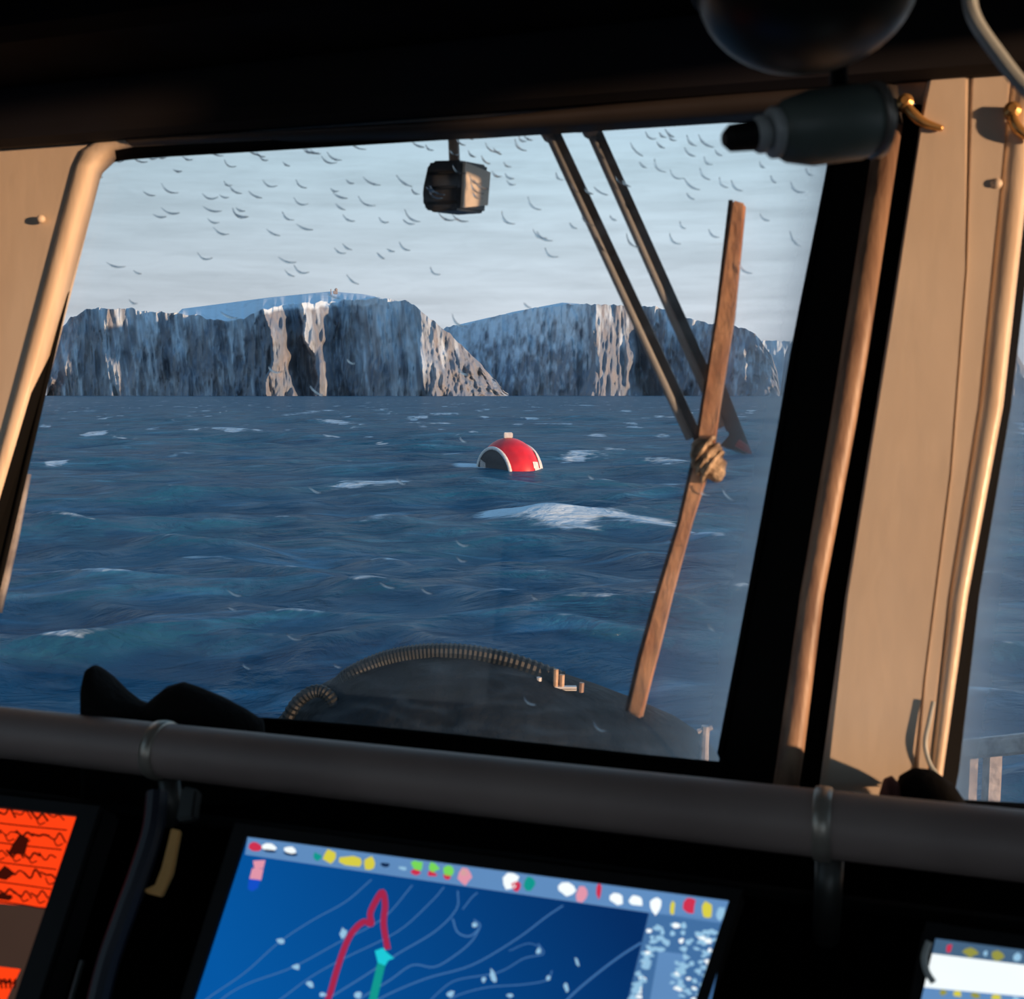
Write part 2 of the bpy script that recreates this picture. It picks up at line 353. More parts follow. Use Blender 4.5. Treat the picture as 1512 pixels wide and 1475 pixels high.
def sea_pt(px, py):
    d = ray(px, py); t = -EYE.z / d.z; p = EYE + d * t; return p.x, p.y
def build_sea():
    rows, cols = 760, 900
    r = 7.0 * np.exp(np.linspace(0, math.log(9000 / 7.0), rows)); th = np.radians(np.linspace(-40, 42, cols))
    R, T = np.meshgrid(r, th, indexing='ij')
    X = R * np.sin(T); Y = R * np.cos(T); Z = np.zeros_like(X); DX = np.zeros_like(X); DY = np.zeros_like(X); C = np.zeros_like(X)
    dr = R * math.log(9000 / 7.0) / rows
    rg = np.random.default_rng(5)
    gust = 0.6 + 0.8 * fbm(X * 0.03 + 40, Y * 0.05 + 11, 3)
    for i in range(110):
        L = math.exp(rg.uniform(math.log(0.9), math.log(14.0)))
        a = math.radians(-100 + rg.normal(0, 21)); k = 2 * math.pi / L
        amp = 0.0090 * L ** 0.78 * rg.uniform(0.5, 1.25)
        fade = np.clip((L / (dr * 3.0)) - 1.0, 0, 1) * np.clip(700 / R, 0, 1)
        A = amp * fade * gust; dx, dy = math.cos(a), math.sin(a)
        ph = k * (dx * X + dy * Y) + rg.uniform(0, 6.28)
        c, s = np.cos(ph), np.sin(ph)
        Z += A * c; DX -= dx * A * s; DY -= dy * A * s; C += A * k * c
    c0 = np.percentile(C[R < 150], 95.5); foam = np.clip((C - c0) * 3.0, 0, 0.66)
    # drifting whitecaps seen in the photograph
    caps = [(735, 774, 850, 784, 0.75, 1.4), (800, 776, 985, 786, 0.6, 1.25), (1015, 795, 1058, 801, 0.35, 1.0), (690, 695, 742, 697, 0.8, 1.5), (470, 623, 535, 627, 2.0, 0.9), (515, 729, 580, 727, 0.8, 0.85),
            (550, 785, 600, 781, 0.5, 0.7), (225, 625, 240, 624, 1.6, 1.0), (1080, 640, 1110, 642, 1.2, 0.6), (430, 612, 490, 606, 2.6, 0.7), (920, 690, 1000, 694, 0.9, 0.75),
            (960, 708, 990, 712, 0.5, 0.7), (270, 823, 330, 823, 0.35, 0.55), (440, 955, 490, 940, 0.22, 0.5), (700, 716, 745, 715, 0.4, 0.8), (860, 598, 870, 599, 3.5, 0.9), (90, 672, 140, 674, 1.2, 0.55)]
    for x0, y0, x1, y1, w, s in caps:
        ax, ay = sea_pt(x0, y0); bx_, by_ = sea_pt(x1, y1); ex, ey = bx_ - ax, by_ - ay; L2 = ex * ex + ey * ey
        t = np.clip(((X - ax) * ex + (Y - ay) * ey) / L2, 0, 1)
        d2 = (X - ax - t * ex) ** 2 + (Y - ay - t * ey) ** 2
        foam = np.maximum(foam, s * np.exp(-d2 / (w * w)))
        Z += 0.17 * min(s, 1) * np.exp(-d2 / (4 * w * w)) * (R < 120)
    bx0, by0 = sea_pt(752, 700); wb_ = np.exp(-(((X - bx0) / 4.5) ** 2 + ((Y - by0 - 1.1) / 3.5) ** 2)); Z = Z * (1 - wb_) + 0.22 * wb_; DX *= 1 - wb_; DY *= 1 - wb_
    # small distant whitecaps
    sp = fbm(X * 0.30, Y * 0.16 + X * 0.03, 4); foam = np.maximum(foam, np.clip((sp - 0.605) * 9, 0, 0.85) * ((R > 55) & (R < 900)))
    V = np.stack([X + DX, Y + DY, Z], -1).reshape(-1, 3)
    me = grid_mesh('sea', V, rows, cols, True, {'foam': foam})
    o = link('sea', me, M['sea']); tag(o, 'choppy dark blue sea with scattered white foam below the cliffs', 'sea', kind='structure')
build_sea()

# ------------------------------------------------------------------ mountains
def cliff_mat(name, hazy_rockA, hazy_rockB, snow):
    m = bpy.data.materials.new(name); m.use_nodes = True
    n, l = m.node_tree.nodes, m.node_tree.links; b = n['Principled BSDF']; b.inputs['Roughness'].default_value = 0.9; b.inputs['Specular IOR Level'].default_value = 0.1
    t = n.new('ShaderNodeTexCoord'); mp = n.new('ShaderNodeMapping'); mp.inputs['Scale'].default_value = (0.03, 0.03, 0.009)
    no = n.new('ShaderNodeTexNoise'); no.inputs['Scale'].default_value = 1.0; no.inputs['Detail'].default_value = 8
    l.new(t.outputs['Object'], mp.inputs[0]); l.new(mp.outputs[0], no.inputs['Vector'])
    r = n.new('ShaderNodeValToRGB'); r.color_ramp.elements[0].position = 0.35; r.color_ramp.elements[0].color = (*hazy_rockA, 1)
    r.color_ramp.elements[1].position = 0.65; r.color_ramp.elements[1].color = (*hazy_rockB, 1); l.new(no.outputs[0], r.inputs[0])
    at = n.new('ShaderNodeAttribute'); at.attribute_name = 'snow'
    mp2 = n.new('ShaderNodeMapping'); mp2.inputs['Scale'].default_value = (0.03, 0.03, 0.012)
    n2 = n.new('ShaderNodeTexNoise'); n2.inputs['Scale'].default_value = 1.0; n2.inputs['Detail'].default_value = 6
    l.new(t.outputs['Object'], mp2.inputs[0]); l.new(mp2.outputs[0], n2.inputs['Vector'])
    ad = n.new('ShaderNodeMath'); ad.operation = 'MULTIPLY_ADD'; l.new(n2.outputs[0], ad.inputs[0]); ad.inputs[1].default_value = 0.4; l.new(at.outputs['Fac'], ad.inputs[2])
    mr_ = n.new('ShaderNodeMapRange'); mr_.inputs[1].default_value = 0.42; mr_.inputs[2].default_value = 1.05; l.new(ad.outputs[0], mr_.inputs[0])
    mx = n.new('ShaderNodeMix'); mx.data_type = 'RGBA'; l.new(mr_.outputs[0], mx.inputs[0]); l.new(r.outputs[0], mx.inputs[6]); mx.inputs[7].default_value = (*snow, 1)
    l.new(mx.outputs[2], b.inputs['Base Color']); return m
M['cliff'] = cliff_mat('snow_streaked_cliff', (0.17, 0.225, 0.30), (0.25, 0.26, 0.285), (0.56, 0.70, 0.82))  # rock and snow tinted blue in place of distance haze

def massif(name, rim, top, dist, snow_f, x0, x1, setback, seed, label, ribs=1.0):
    """rim: skyline of the cliff edge (pixel x, pixel y); top: snowy ground behind; dist: (pixel x, distance of the cliff foot)."""
    step = 1.25; px = np.arange(x0, x1, step); nc = len(px); nf, nb = 84, 26
    rx, ry = np.array(rim).T; tx, ty = np.array(top).T; dx_, dd = np.array(dist).T
    ry_ = np.interp(px, rx, ry); ty_ = np.interp(px, tx, ty); D = np.interp(px, dx_, dd)
    j = (fbm(px * 0.09 + seed, px * 0 + seed, 4) - 0.5) * 8.0; ry_ = ry_ + j * (ry_ < 575)
    u = (px - CX) / F
    rows = []; snow = []; D0 = D
    for q in range(nf):
        t = q / (nf - 1)
        D = np.interp(px + (fbm(px * 0.03 + seed, px * 0 + t * 2.2, 4) - 0.47) * 46 + (t - 0.4) * 10, dx_, dd)
        Xw = u * D
        rib = (fbm(Xw * 0.012 + seed, t * 1.1 + np.zeros_like(px) + seed, 5) - 0.5) * 210 * ribs
        fine = (fbm(Xw * 0.05 + seed * 3, t * 3.0 + np.zeros_like(px), 4) - 0.5) * 130 + (fbm(Xw * 0.13, t * 6.0 + np.zeros_like(px), 2) - 0.5) * 22
        prof = t ** 0.85
        y = D + setback * prof + (rib * (0.45 + 0.55 * math.sin(math.pi * min(t, 0.9))) + fine) * (0.55 + 0.45 * (1 - t))
        hh = np.maximum(HORIZON - ry_, 0) / F * y 
        z = -6 + (hh + EYE.z + 6) * t
        rows.append(np.stack([u * y, y, z], -1))
        snow.append(snow_f(px, np.full_like(px, t), seed))
    last = rows[-1]
    for q in range(1, nb + 1):
        t = q / nb
        y = last[:, 1] + 1100 * t
        py = ry_ * (1 - t) + np.minimum(ty_, ry_) * t
        bulge = np.where(ty_ < ry_, 0, 6 * t)
        y2 = y
        z = EYE.z + (HORIZON - py - bulge * 0) / F * y2 - np.where(ty_ < ry_ - 0.5, 0, 60 * t)
        rows.append(np.stack([u * y2, y2, z], -1)); snow.append(np.clip(0.9 + 0.5 * (vnoise(px * 0.15, np.full_like(px, q * 0.4)) - 0.4), 0, 1.1))
    back = rows[-1].copy(); back[:, 2] = -6; back[:, 1] += 300
    rows.append(back); snow.append(np.full_like(px, 0.5))
    V = np.concatenate(rows); o = link(name, grid_mesh(name, V, len(rows), nc, True, {'snow': np.concatenate(snow)}), M['cliff'])
    return tag(o, label, 'mountain', 'snow-streaked sea cliffs on the horizon', 'thing')

def snow_left(px, t, s):
    streak = fbm(px * 0.13 + s + t * 1.5, t * 2.0 + 3 + px * 0.01, 4)
    patch = fbm(px * 0.020 + 9, t * 1.6, 4)
    amt = 0.05 + 0.36 * (t ** 1.2) + 0.75 * (streak - 0.43) * 2 + (patch - 0.45) * 0.7
    amt += 0.42 * np.exp(-((px - 570) / 62) ** 2) * np.clip((t - 0.25) * 4, 0, 1) + 0.25 * np.exp(-((px - 300) / 40) ** 2) * np.clip(t - 0.4, 0, 1)
    amt -= 0.30 * np.exp(-((px - 440) / 45) ** 2) * (1.3 - t) + 0.42 * np.exp(-((px - 695) / 42) ** 2)
    amt = amt + 1.0 * np.clip((t - 0.93) / 0.06, 0, 1) * ((px > 380) & (px < 590))
    return np.clip(amt, 0, 1.2)
def snow_right(px, t, s):
    speck = fbm(px * 0.16 + s, t * 9, 5)
    amt = 0.05 + 0.75 * t ** 0.8 + (speck - 0.48) * 1.5
    cl = np.clip((px - 858) / 14, 0, 1)
    streak = fbm(px * 0.2, t * 5 + 5, 6)
    amt2 = 0.02 + 0.42 * t - 0.12 * np.exp(-((px - 895) / 30) ** 2) + (streak - 0.47) * 1.7
    return np.clip(amt * (1 - cl) + amt2 * cl, 0, 1.2)
def snow_far(px, t, s):
    return np.clip(0.72 + (fbm(px * 0.1, t * 5, 4) - 0.45) * 0.8, 0, 1.1)
def snow_head(px, t, s):
    return np.clip(0.25 + (fbm(px * 0.1, t * 5, 4) - 0.45) * 1.0, 0, 1)

massif('sea_cliff', [(72, 583), (80, 520), (95, 490), (112, 470), (135, 460), (160, 457), (195, 457), (250, 463), (300, 470), (335, 478), (365, 474), (392, 459), (430, 452), (500, 447), (560, 443), (600, 446), (618, 458), (640, 476), (665, 494), (700, 528), (745, 578), (755, 584)],
       [(60, 600), (262, 470), (275, 458), (330, 451), (400, 442), (492, 433), (540, 437), (565, 442), (620, 470), (760, 600)],
       [(60, 4150), (140, 3950), (185, 3800), (215, 3830), (300, 3640), (396, 3430), (401, 3330), (426, 3370), (440, 3580), (452, 3560), (457, 3400), (480, 3440), (500, 3660), (560, 3420), (628, 3215), (690, 3235), (720, 3300), (760, 3380)],
       snow_left, 72, 752, 120, 3.0, 'wide flat-topped sea cliff with snow gullies, behind the red buoy and left of it')
massif('sea_cliff', [(640, 500), (660, 486), (700, 479), (760, 463), (830, 451), (870, 453), (905, 451), (935, 455), (985, 458), (1000, 468), (1040, 478), (1075, 484), (1098, 487), (1118, 501), (1135, 523), (1145, 550), (1150, 583)],
       [(640, 500), (660, 485), (760, 462), (830, 449), (870, 452), (920, 456), (1200, 600)],
       [(630, 4900), (700, 4700), (800, 4330), (866, 4060), (873, 3900), (925, 3990), (940, 4420), (1000, 4080), (1060, 3850), (1105, 3710), (1150, 3570)],
       snow_right, 636, 1151, 200, 21.0, 'sea cliff with a sunlit pink buttress, seen behind the two wiper arms', 0.8)
massif('sea_cliff', [(1040, 583), (1060, 530), (1100, 508), (1130, 504), (1170, 506), (1230, 512), (1300, 540), (1340, 583)], [(1040, 600), (1340, 600)],
       [(1040, 6100), (1340, 5900)], snow_far, 1040, 1340, 300, 41.0, 'pale distant snowy ridge, small patch between the darker headlands', 0.6)
massif('sea_cliff', [(1150, 583), (1156, 525), (1163, 507), (1180, 500), (1260, 480), (1400, 470), (1480, 500), (1505, 540), (1560, 560), (1620, 583)], [(1150, 600), (1620, 600)],
       [(1150, 4700), (1300, 4300), (1500, 3900), (1620, 3900)], snow_head, 1150, 1620, 200, 61.0, 'dark headland cut off by the black right edge of the window', 0.8)

# tiny station on the plateau
st_p = at_y(492, 433.5, 4350)
st = thing('hilltop_station', st_p, 'tiny hilltop station with a mast on the snowy plateau skyline', 'building')
bm = bmesh.new(); box(bm, st_p + Vector((9, 0, 4)), 16, 14, 12); bevel(bm, 1.0); obj('station_block', bm, M['concrete'], st)
bm = bmesh.new(); tube(bm, [st_p + Vector((-9, 0, -4)), st_p + Vector((-9, 0, 18))], 1.8, 8); obj('mast', bm, M['concrete'], st)
bm = bmesh.new(); lathe(bm, [(0, 3), (3, 6), (7, 6.5), (11, 4), (13, 0.5)], st_p + Vector((12, 0, 9)), (0, 0, 1), 12); obj('dome', bm, M['concrete'], st, True)

# ------------------------------------------------------------------ buoy
bx, by = sea_pt(752, 700); by += 1.1; bx = (752 - CX) / F * by
B0 = Vector((bx, by, -0.12)); bax = Vector((-0.80, -0.60, -0.05)).normalized()
buoy = thing('buoy', (bx, by, 0), 'big red barrel buoy with white rims floating alone on the sea', 'buoy')
bm = bmesh.new(); prof = []
for i in range(13):
    s = -1.0 + 2.0 * i / 12; prof.append((s * 0.86, 1.70 - 0.44 * s * s * (0.95 if s > 0 else 0.95)))
lathe(bm, prof, B0, bax, 40); obj('barrel', bm, M['red'], buoy, True)
for s, r in ((0.86, 1.285), (-0.86, 1.285)):
    bm = bmesh.new(); c = B0 + bax * s
    u = bax.orthogonal().normalized(); v = bax.cross(u)
    tube(bm, [c + (u * math.cos(a) + v * math.sin(a)) * r for a in np.linspace(0, 2 * math.pi, 41)], 0.085, 8, False); obj('rim', bm, M['white'], buoy, True)
bm = bmesh.new(); lathe(bm, [(0.85, 1.24), (0.90, 1.24), (0.92, 0.95)], B0, bax, 32); obj('end_plate', bm, M['buoy_end'], buoy)
side = bax.cross(Vector((0, 0, 1))).normalized()
bm = bmesh.new(); c = B0 + bax * 0.98 + side * (-0.72 if side.x > 0 else 0.72) + Vector((0, 0, 0.30)); prism(bm, [c + side * a + Vector((0, 0, 1)) * b for a, b in ((-0.2, -0.5), (0.2, -0.5), (0.2, 0.45), (-0.2, 0.30))], bax * -0.10); tag(obj('end_rib', bm, M['frost'], buoy), 'pale upright rib')
bm = bmesh.new(); box(bm, B0 + Vector((-0.05, 0, 1.80)), 0.42, 0.35, 0.26); bevel(bm, 0.04); obj('top_fitting', bm, M['white'], buoy)
# faded white marking on the barrel's lower right
bm = bmesh.new(); u2 = Vector((0, 0, 1)); f2 = bax.cross(u2).normalized(); f2 = f2 if f2.y < 0 else -f2
def barrel_pt(s, a, off=0.02):
    r = 1.70 - 0.44 * (s / 0.86) ** 2 * 0.95 + off
    return B0 + bax * s + (f2 * math.cos(a) + u2 * math.sin(a)) * r
for s0, s1, a0, a1 in ((-0.78, -0.18, 0.10, 0.22), (-0.5, -0.12, 0.22, 0.40), (-0.78, -0.62, 0.2, 0.9)):
    P = [[bm.verts.new(barrel_pt(s0 + (s1 - s0) * i / 5, a0 + (a1 - a0) * j / 4)) for j in range(5)] for i in range(6)]
    for i in range(5):
        for j in range(4): bm.faces.new((P[i][j], P[i + 1][j], P[i + 1][j + 1], P[i][j + 1]))
obj('faded_marking', bm, M['white'], buoy, True)

# ------------------------------------------------------------------ foredeck outside
DZ = 1.62
bm = bmesh.new(); prism(bm, [(-1.9, 1.75, DZ), (1.9, 1.0, DZ), (2.4, 2.4, DZ), (1.9, 4.6, DZ), (0.9, 5.3, DZ), (-0.6, 4.9, DZ), (-1.7, 3.4, DZ)], Vector((0, 0, -0.9)))
deck = obj('floor_foredeck', bm, M['deck']); tag(deck, 'dark painted foredeck outside the wheelhouse windows', 'deck', kind='structure')
# covered winch
def build_winch():
    out = [(392, 1100), (405, 1066), (432, 1040), (470, 1014), (505, 997), (560, 972), (600, 963), (645, 958), (700, 962), (760, 975), (820, 996), (880, 1015), (940, 1036), (1000, 1062), (1045, 1092), (1068, 1130), (1080, 1175)]
    Y = 3.35; P = [at_y(x, y, Y) for x, y in out]
    xs = np.array([p.x for p in P]); zs = np.array([p.z for p in P])
    nx, na = 150, 56; gx = np.linspace(xs[0], xs[-1], nx); top = np.interp(gx, xs, zs)
    V = np.zeros((na, nx, 3))
    for i in range(na):
        a = math.pi * i / (na - 1)
        w = 0.62 * np.sqrt(np.clip(1 - ((gx - gx.mean()) / (gx[-1] - gx[0]) * 1.9) ** 2, 0.08, 1))
        ca, sa = math.cos(a), math.sin(a)
        fold = (fbm(gx * 5 + 2, np.full_like(gx, i * 0.13), 4) - 0.5) * 0.17 * math.sin(a) ** 0.5 if 0 < i < na - 1 else 0
        crease = 0.018 * np.sin(gx * 16 + 3 * math.sin(a * 2)) * abs(ca)
        V[i, :, 0] = gx; V[i, :, 1] = Y - ca * w - (fold + crease) * abs(ca) * np.sign(ca)
        V[i, :, 2] = DZ + (top - DZ) * sa ** 0.8 
    return grid_mesh('tarpaulin', V.reshape(-1, 3), na, nx)
wy = at_y(700, 1000, 3.35)
winch = thing('covered_winch', (wy.x, 3.35, DZ), 'black tarpaulin-covered winch hump on the foredeck below the window', 'winch')
link('tarpaulin', build_winch(), M['tarp'], winch)
def hose_obj(name, pxs, y, r, n, label, ribs=True):
    pts = spline([at_y(a, b, y + dy) for a, b, dy in pxs], n)
    rads = [r * (1.07 if i % 2 == 0 else 0.92) for i in range(len(pts))] if ribs else None
    bm = bmesh.new(); tube(bm, pts, r, 12, True, rads); return bm
bm = hose_obj('h', [(500, 1014, 0.03), (520, 996, 0), (560, 977, 0), (600, 967, 0), (645, 963, 0), (700, 966, 0), (760, 979, 0), (830, 1004, 0.0)], 3.30, 0.028, 16, '')
tag(obj('ribbed_hose', bm, M['hose']), 'ribbed black hose lying along the crest of the black tarpaulin', 'hose')
bm = hose_obj('h', [(418, 1072, 0), (440, 1036, 0), (468, 1020, 0), (490, 1034, -0.01), (501, 1075, -0.02)], 3.22, 0.020, 10, '')
tag(obj('hose_loop', bm, M['hose']), 'short bent hose loop at the left foot of the tarpaulin hump', 'hose')
cl = at_y(825, 1018, 3.25); cleat = thing('wooden_cleat', cl, 'small cleat of pale wooden pegs on the right shoulder of the tarpaulin', 'cleat')
bm = bmesh.new(); box(bm, at_y(818, 1016, 3.25), 0.15, 0.03, 0.012); bevel(bm, 0.006); obj('cleat_bar', bm, M['white'], cleat)
for x, h, mm in ((777, 18, 'wood'), (795, 22, 'white'), (820, 34, 'wood'), (829, 26, 'wood'), (858, 14, 'trim_dark')):
    bm = bmesh.new(); tube(bm, [at_y(x, 1022, 3.25), at_y(x + 1, 1022 - h, 3.25)], 0.008, 8); obj('peg', bm, M[mm], cleat)
p0 = at_y(1040, 1125, 3.1); bm = bmesh.new(); tube(bm, [p0, at_y(1040, 1100, 3.1), at_y(1042, 1072, 3.1)], 0.013, 8); tube(bm, [at_y(1030, 1080, 3.1), at_y(1052, 1074, 3.1)], 0.008, 6)
tube(bm, [p0, Vector((p0.x, p0.y, DZ))], 0.013, 8)
tag(obj('deck_post', bm, M['frost']), 'thin salt-whitened post at the lower right corner of the front window', 'post')
# bulwark rail seen through the right window
br = at_y(1430, 1100, 3.1); bul = thing('bulwark_rail', Vector((br.x, br.y, DZ)), 'frosted timber bulwark rail seen low in the right-hand window', 'railing')
bm = bmesh.new(); a, b = at_y(1405, 1106, 3.1), at_y(1640, 1082, 2.7); d = (b - a).normalized(); n_ = Vector((0, 0, 1)); s_ = d.cross(n_)
prism(bm, [a + n_ * 0.027, a - n_ * 0.03, a - n_ * 0.03 + s_ * 0.06, a + n_ * 0.027 + s_ * 0.06], b - a); bevel(bm, 0.008); obj('top_rail', bm, M['frost'], bul)
for x, y, dep in ((1431, 1115, 3.06), (1466, 1110, 2.98), (1570, 1100, 2.8)):
    p = at_y(x, y, dep); bm = bmesh.new(); prism(bm, [p + Vector((-0.02, -0.02, 0)), p + Vector((0.02, -0.02, 0)), p + Vector((0.02, 0.02, 0)), p + Vector((-0.02, 0.02, 0))], Vector((0, 0, DZ - p.z))); bevel(bm, 0.004); obj('rail_post', bm, M['frost'], bul)

# ------------------------------------------------------------------ wheelhouse shell
XL, XR, YB, ZF, ZC = -1.5, 1.3, -1.7, 1.9, 4.12
def wall_y(x, z): return (W.p.dot(NW) - NW.x * x - NW.z * z) / NW.y
def on_w(x, z): return Vector((x, wall_y(x, z), z))
hole1 = [(-112, 1094), (24, 580), (110, 243), (120, 220), (140, 206), (190, 202), (400, 190), (700, 172), (1050, 132), (1290, 110), (1368, 122), (1359, 186), (1310, 500), (1249, 880), (1212, 1150), (1203, 1225)]
ring1 = [((-110, 1090), (-100, 1066)), ((24, 580), (44, 580)), ((112, 245), (135, 248)), ((122, 222), (152, 232)), ((142, 210), (168, 221)), ((190, 206), (195, 216)), ((400, 196), (400, 206)), ((700, 178), (700, 194)), ((1050, 140), (1050, 171)),
         ((1290, 116), (1250, 158)), ((1325, 128), (1285, 168)), ((1333, 186), (1292, 192)), ((1286, 500), (1245, 500)), ((1266, 620), (1226, 620)), ((1216, 880), (1181, 880)), ((1186, 1120), (1147, 1120)), ((1172, 1217), (1137, 1187)), ((400, 1140), (400, 1110))]
glass1 = [(-48, 1062), (65, 580), (136, 272), (143, 255), (158, 242), (195, 232), (400, 219), (700, 200), (1050, 176), (1190, 168), (1222, 185), (1231, 215), (1176, 500), (1155, 620), (1108, 880), (1064, 1112), (1060, 1129), (400, 1064)]
ring2 = [((1360, 1235), (1386, 1205)), ((1373, 1140), (1393, 1135)), ((1402, 880), (1429, 880)), ((1447, 600), (1481, 600)), ((1488, 183), (1526, 190)), ((1498, 112), (1545, 140)), ((1900, 5), (1870, 40)), ((1960, 60), (1920, 80)), ((1840, 1250), (1800, 1220))]
glass2 = [(1408, 1180), (1416, 1140), (1446, 880), (1493, 600), (1540, 200), (1555, 155), (1860, 55), (1905, 95), (1780, 1200)]
bm = bmesh.new()
slab_with_holes(bm, [on_w(XL, ZF), on_w(XR, ZF), on_w(XR, ZC), on_w(XL, ZC)], [[W.at(*p) for p in hole1], [W.at(*o) for o, i in ring2]], NW * 0.05)
wall_front = obj('wall_front', bm, M['paint']); tag(wall_front, 'beige painted window wall between the two front windows', 'wall', kind='structure')
# two cover panels on the mullion post, and small studs
bm = bmesh.new(); prism(bm, [W.at(*p, -0.001) for p in ((1370, 118), (1429, 112), (1423, 400), (1400, 700), (1362, 1000), (1345, 1160), (1216, 1160), (1252, 880), (1313, 500), (1361, 186))], -NW * 0.009); bevel(bm, 0.003); obj('post_panel', bm, M['paint'], wall_front)
bm = bmesh.new(); prism(bm, [W.at(*p, -0.001) for p in ((1433, 112), (1492, 108), (1484, 183), (1442, 600), (1398, 880), (1370, 1140), (1350, 1160), (1366, 1000), (1404, 700), (1427, 400))], -NW * 0.006); bevel(bm, 0.002); obj('post_panel', bm, M['paint'], wall_front)
for x, y in ((1470, 275), (66, 326)):
    bm = bmesh.new(); lathe(bm, [(-0.002, 0.005), (0.001, 0.0055), (0.004, 0.004), (0.005, 0.001)], W.at(x, y, -0.006), -NW, 14); obj('stud', bm, M['paint'], wall_front, True)

def side_wall(x, name, thick, holes, label):
    bm = bmesh.new()
    prof = [Vector((x, YB, ZF)), on_w(x, ZF), on_w(x, ZC), Vector((x, YB, ZC))]
    slab_with_holes(bm, prof, holes, Vector((thick, 0, 0)))
    return tag(obj(name, bm, M['interior']), label, 'wall', kind='structure')
def sun_hole(pxs, xw):                               # where the sun that reaches these spots of the window wall comes through the side wall
    ys, zs = [], []
    for p in pxs:
        q = p if isinstance(p, Vector) else W.at(*p); t = (xw - q.x) / SUN_TO.x; ys.append(q.y + SUN_TO.y * t); zs.append(q.z + SUN_TO.z * t)
    return min(ys), max(ys), min(zs), max(zs)
ha = sun_hole([(1150, 135), (1530, 128), (1530, 1195), (1140, 1210), (925, 1065), (1085, 285), at_y(700, 232, 1.48), at_y(700, 320, 1.40)], XR)  # unseen opening shaped so sun reaches post, wiper and floodlight
hb = sun_hole([(-160, 210), (190, 195), (90, 900), (-160, 900)], XR)  # second unseen opening, shaped for the sun on the left panel
print('SIDE WINDOWS', ha, hb)
def yz_rect(h): return [Vector((XR, h[0], h[2])), Vector((XR, h[1], h[2])), Vector((XR, h[1], h[3])), Vector((XR, h[0], h[3]))]
side_holes = [ha, hb]
wall_right = side_wall(XR, 'wall_right', 0.05, [yz_rect(h) for h in side_holes], 'dark lined side wall with openings shaped for the sun, right of the helm')
for i, h in enumerate(side_holes):
    bm = bmesh.new(); prism(bm, [p + Vector((0.02, 0, 0)) for p in yz_rect(h)], Vector((0.005, 0, 0)))
    o = obj('window_%d' % (i + 3), bm, M['glass']); tag(o, 'unseen pane in the right wall, shaped to pass sun onto the post' if i == 0 else 'unseen pane further aft, shaped to pass sun onto the left panel', 'window', kind='structure')
lh = [Vector((XL, -1.1, 3.1)), Vector((XL, 0.9, 3.1)), Vector((XL, 0.9, 4.0)), Vector((XL, -1.1, 4.0))]  # unseen window opening added to let skylight fill the cabin
bm = bmesh.new(); prism(bm, [p - Vector((0.02, 0, 0)) for p in lh], Vector((-0.005, 0, 0))); tag(obj('window_5', bm, M['glass']), 'unseen pane added in the left wheelhouse wall for fill light', 'window', kind='structure')
side_wall(XL, 'wall_left', -0.05, [lh], 'dark lined side wall, left of the helm')
bh = [Vector((-1.2, YB, 3.0)), Vector((1.0, YB, 3.0)), Vector((1.0, YB, 4.0)), Vector((-1.2, YB, 4.0))]  # unseen aft opening added to raise the cabin's ambient light
bm = bmesh.new(); prism(bm, [p - Vector((0, 0.02, 0)) for p in bh], Vector((0, -0.005, 0))); tag(obj('window_6', bm, M['glass']), 'wide unseen aft pane added behind the helm for fill light', 'window', kind='structure')
bm = bmesh.new(); slab_with_holes(bm, [Vector((XL - .05, YB, ZF)), Vector((XR + .05, YB, ZF)), Vector((XR + .05, YB, ZC)), Vector((XL - .05, YB, ZC))], [bh], Vector((0, -0.05, 0))); tag(obj('wall_back', bm, M['interior']), 'dark back wall behind the helm', 'wall', kind='structure')
yf = wall_y(XL, ZC)
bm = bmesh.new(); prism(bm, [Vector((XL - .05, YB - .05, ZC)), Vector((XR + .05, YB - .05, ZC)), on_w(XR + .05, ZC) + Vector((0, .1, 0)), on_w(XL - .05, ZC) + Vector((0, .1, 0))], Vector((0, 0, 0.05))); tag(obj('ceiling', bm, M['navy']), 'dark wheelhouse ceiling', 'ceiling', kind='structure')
bm = bmesh.new(); prism(bm, [Vector((XL - .05, YB - .05, ZF)), Vector((XR + .05, YB - .05, ZF)), on_w(XR + .05, ZF) + Vector((0, .1, 0)), on_w(XL - .05, ZF) + Vector((0, .1, 0))], Vector((0, 0, -0.05))); tag(obj('floor', bm, M['interior']), 'dark wheelhouse floor', 'floor', kind='structure')

# windows
def pane(name, ring, parent, edge_px):
    # a solid sheet cut to the opening, gridded so that the dirt at its right edge can be mapped
    c = [G.at(*p) for p in ring]; ax = Vector((NW.y, -NW.x, 0)).normalized(); bxx = ax.cross(NW).normalized(); bxx = bxx if bxx.z > 0 else -bxx
    bm = bmesh.new(); prism(bm, c, NW * 0.006)
    org = c[0]
    A = [(p - org).dot(ax) for p in c]; Bq = [(p - org).dot(bxx) for p in c]
    for k in range(1, 40):
        for axis, rg_ in ((ax, A), (bxx, Bq)):
            if axis is bxx and k % 2: continue
            v = min(rg_) + (max(rg_) - min(rg_)) * k / 40
            bmesh.ops.bisect_plane(bm, geom=list(bm.verts) + list(bm.edges) + list(bm.faces), plane_co=org + axis * v, plane_no=axis)
    bmesh.ops.recalc_face_normals(bm, faces=bm.faces)
    me = bpy.data.meshes.new(name); bm.to_mesh(me); bm.free()
    e0, e1 = G.at(*edge_px[0]), G.at(*edge_px[1]); ed = (e1 - e0).normalized()
    at = me.attributes.new('edge', 'FLOAT', 'POINT')
    vals = []
    for v in me.vertices:
        p = v.co - e0; d = (p - ed * p.dot(ed)).length
        vals.append(math.exp(-d / 0.022) + 0.35 * math.exp(-d / 0.10))
    at.data.foreach_set('value', vals)
    return link(name, me, M['glass'], parent)
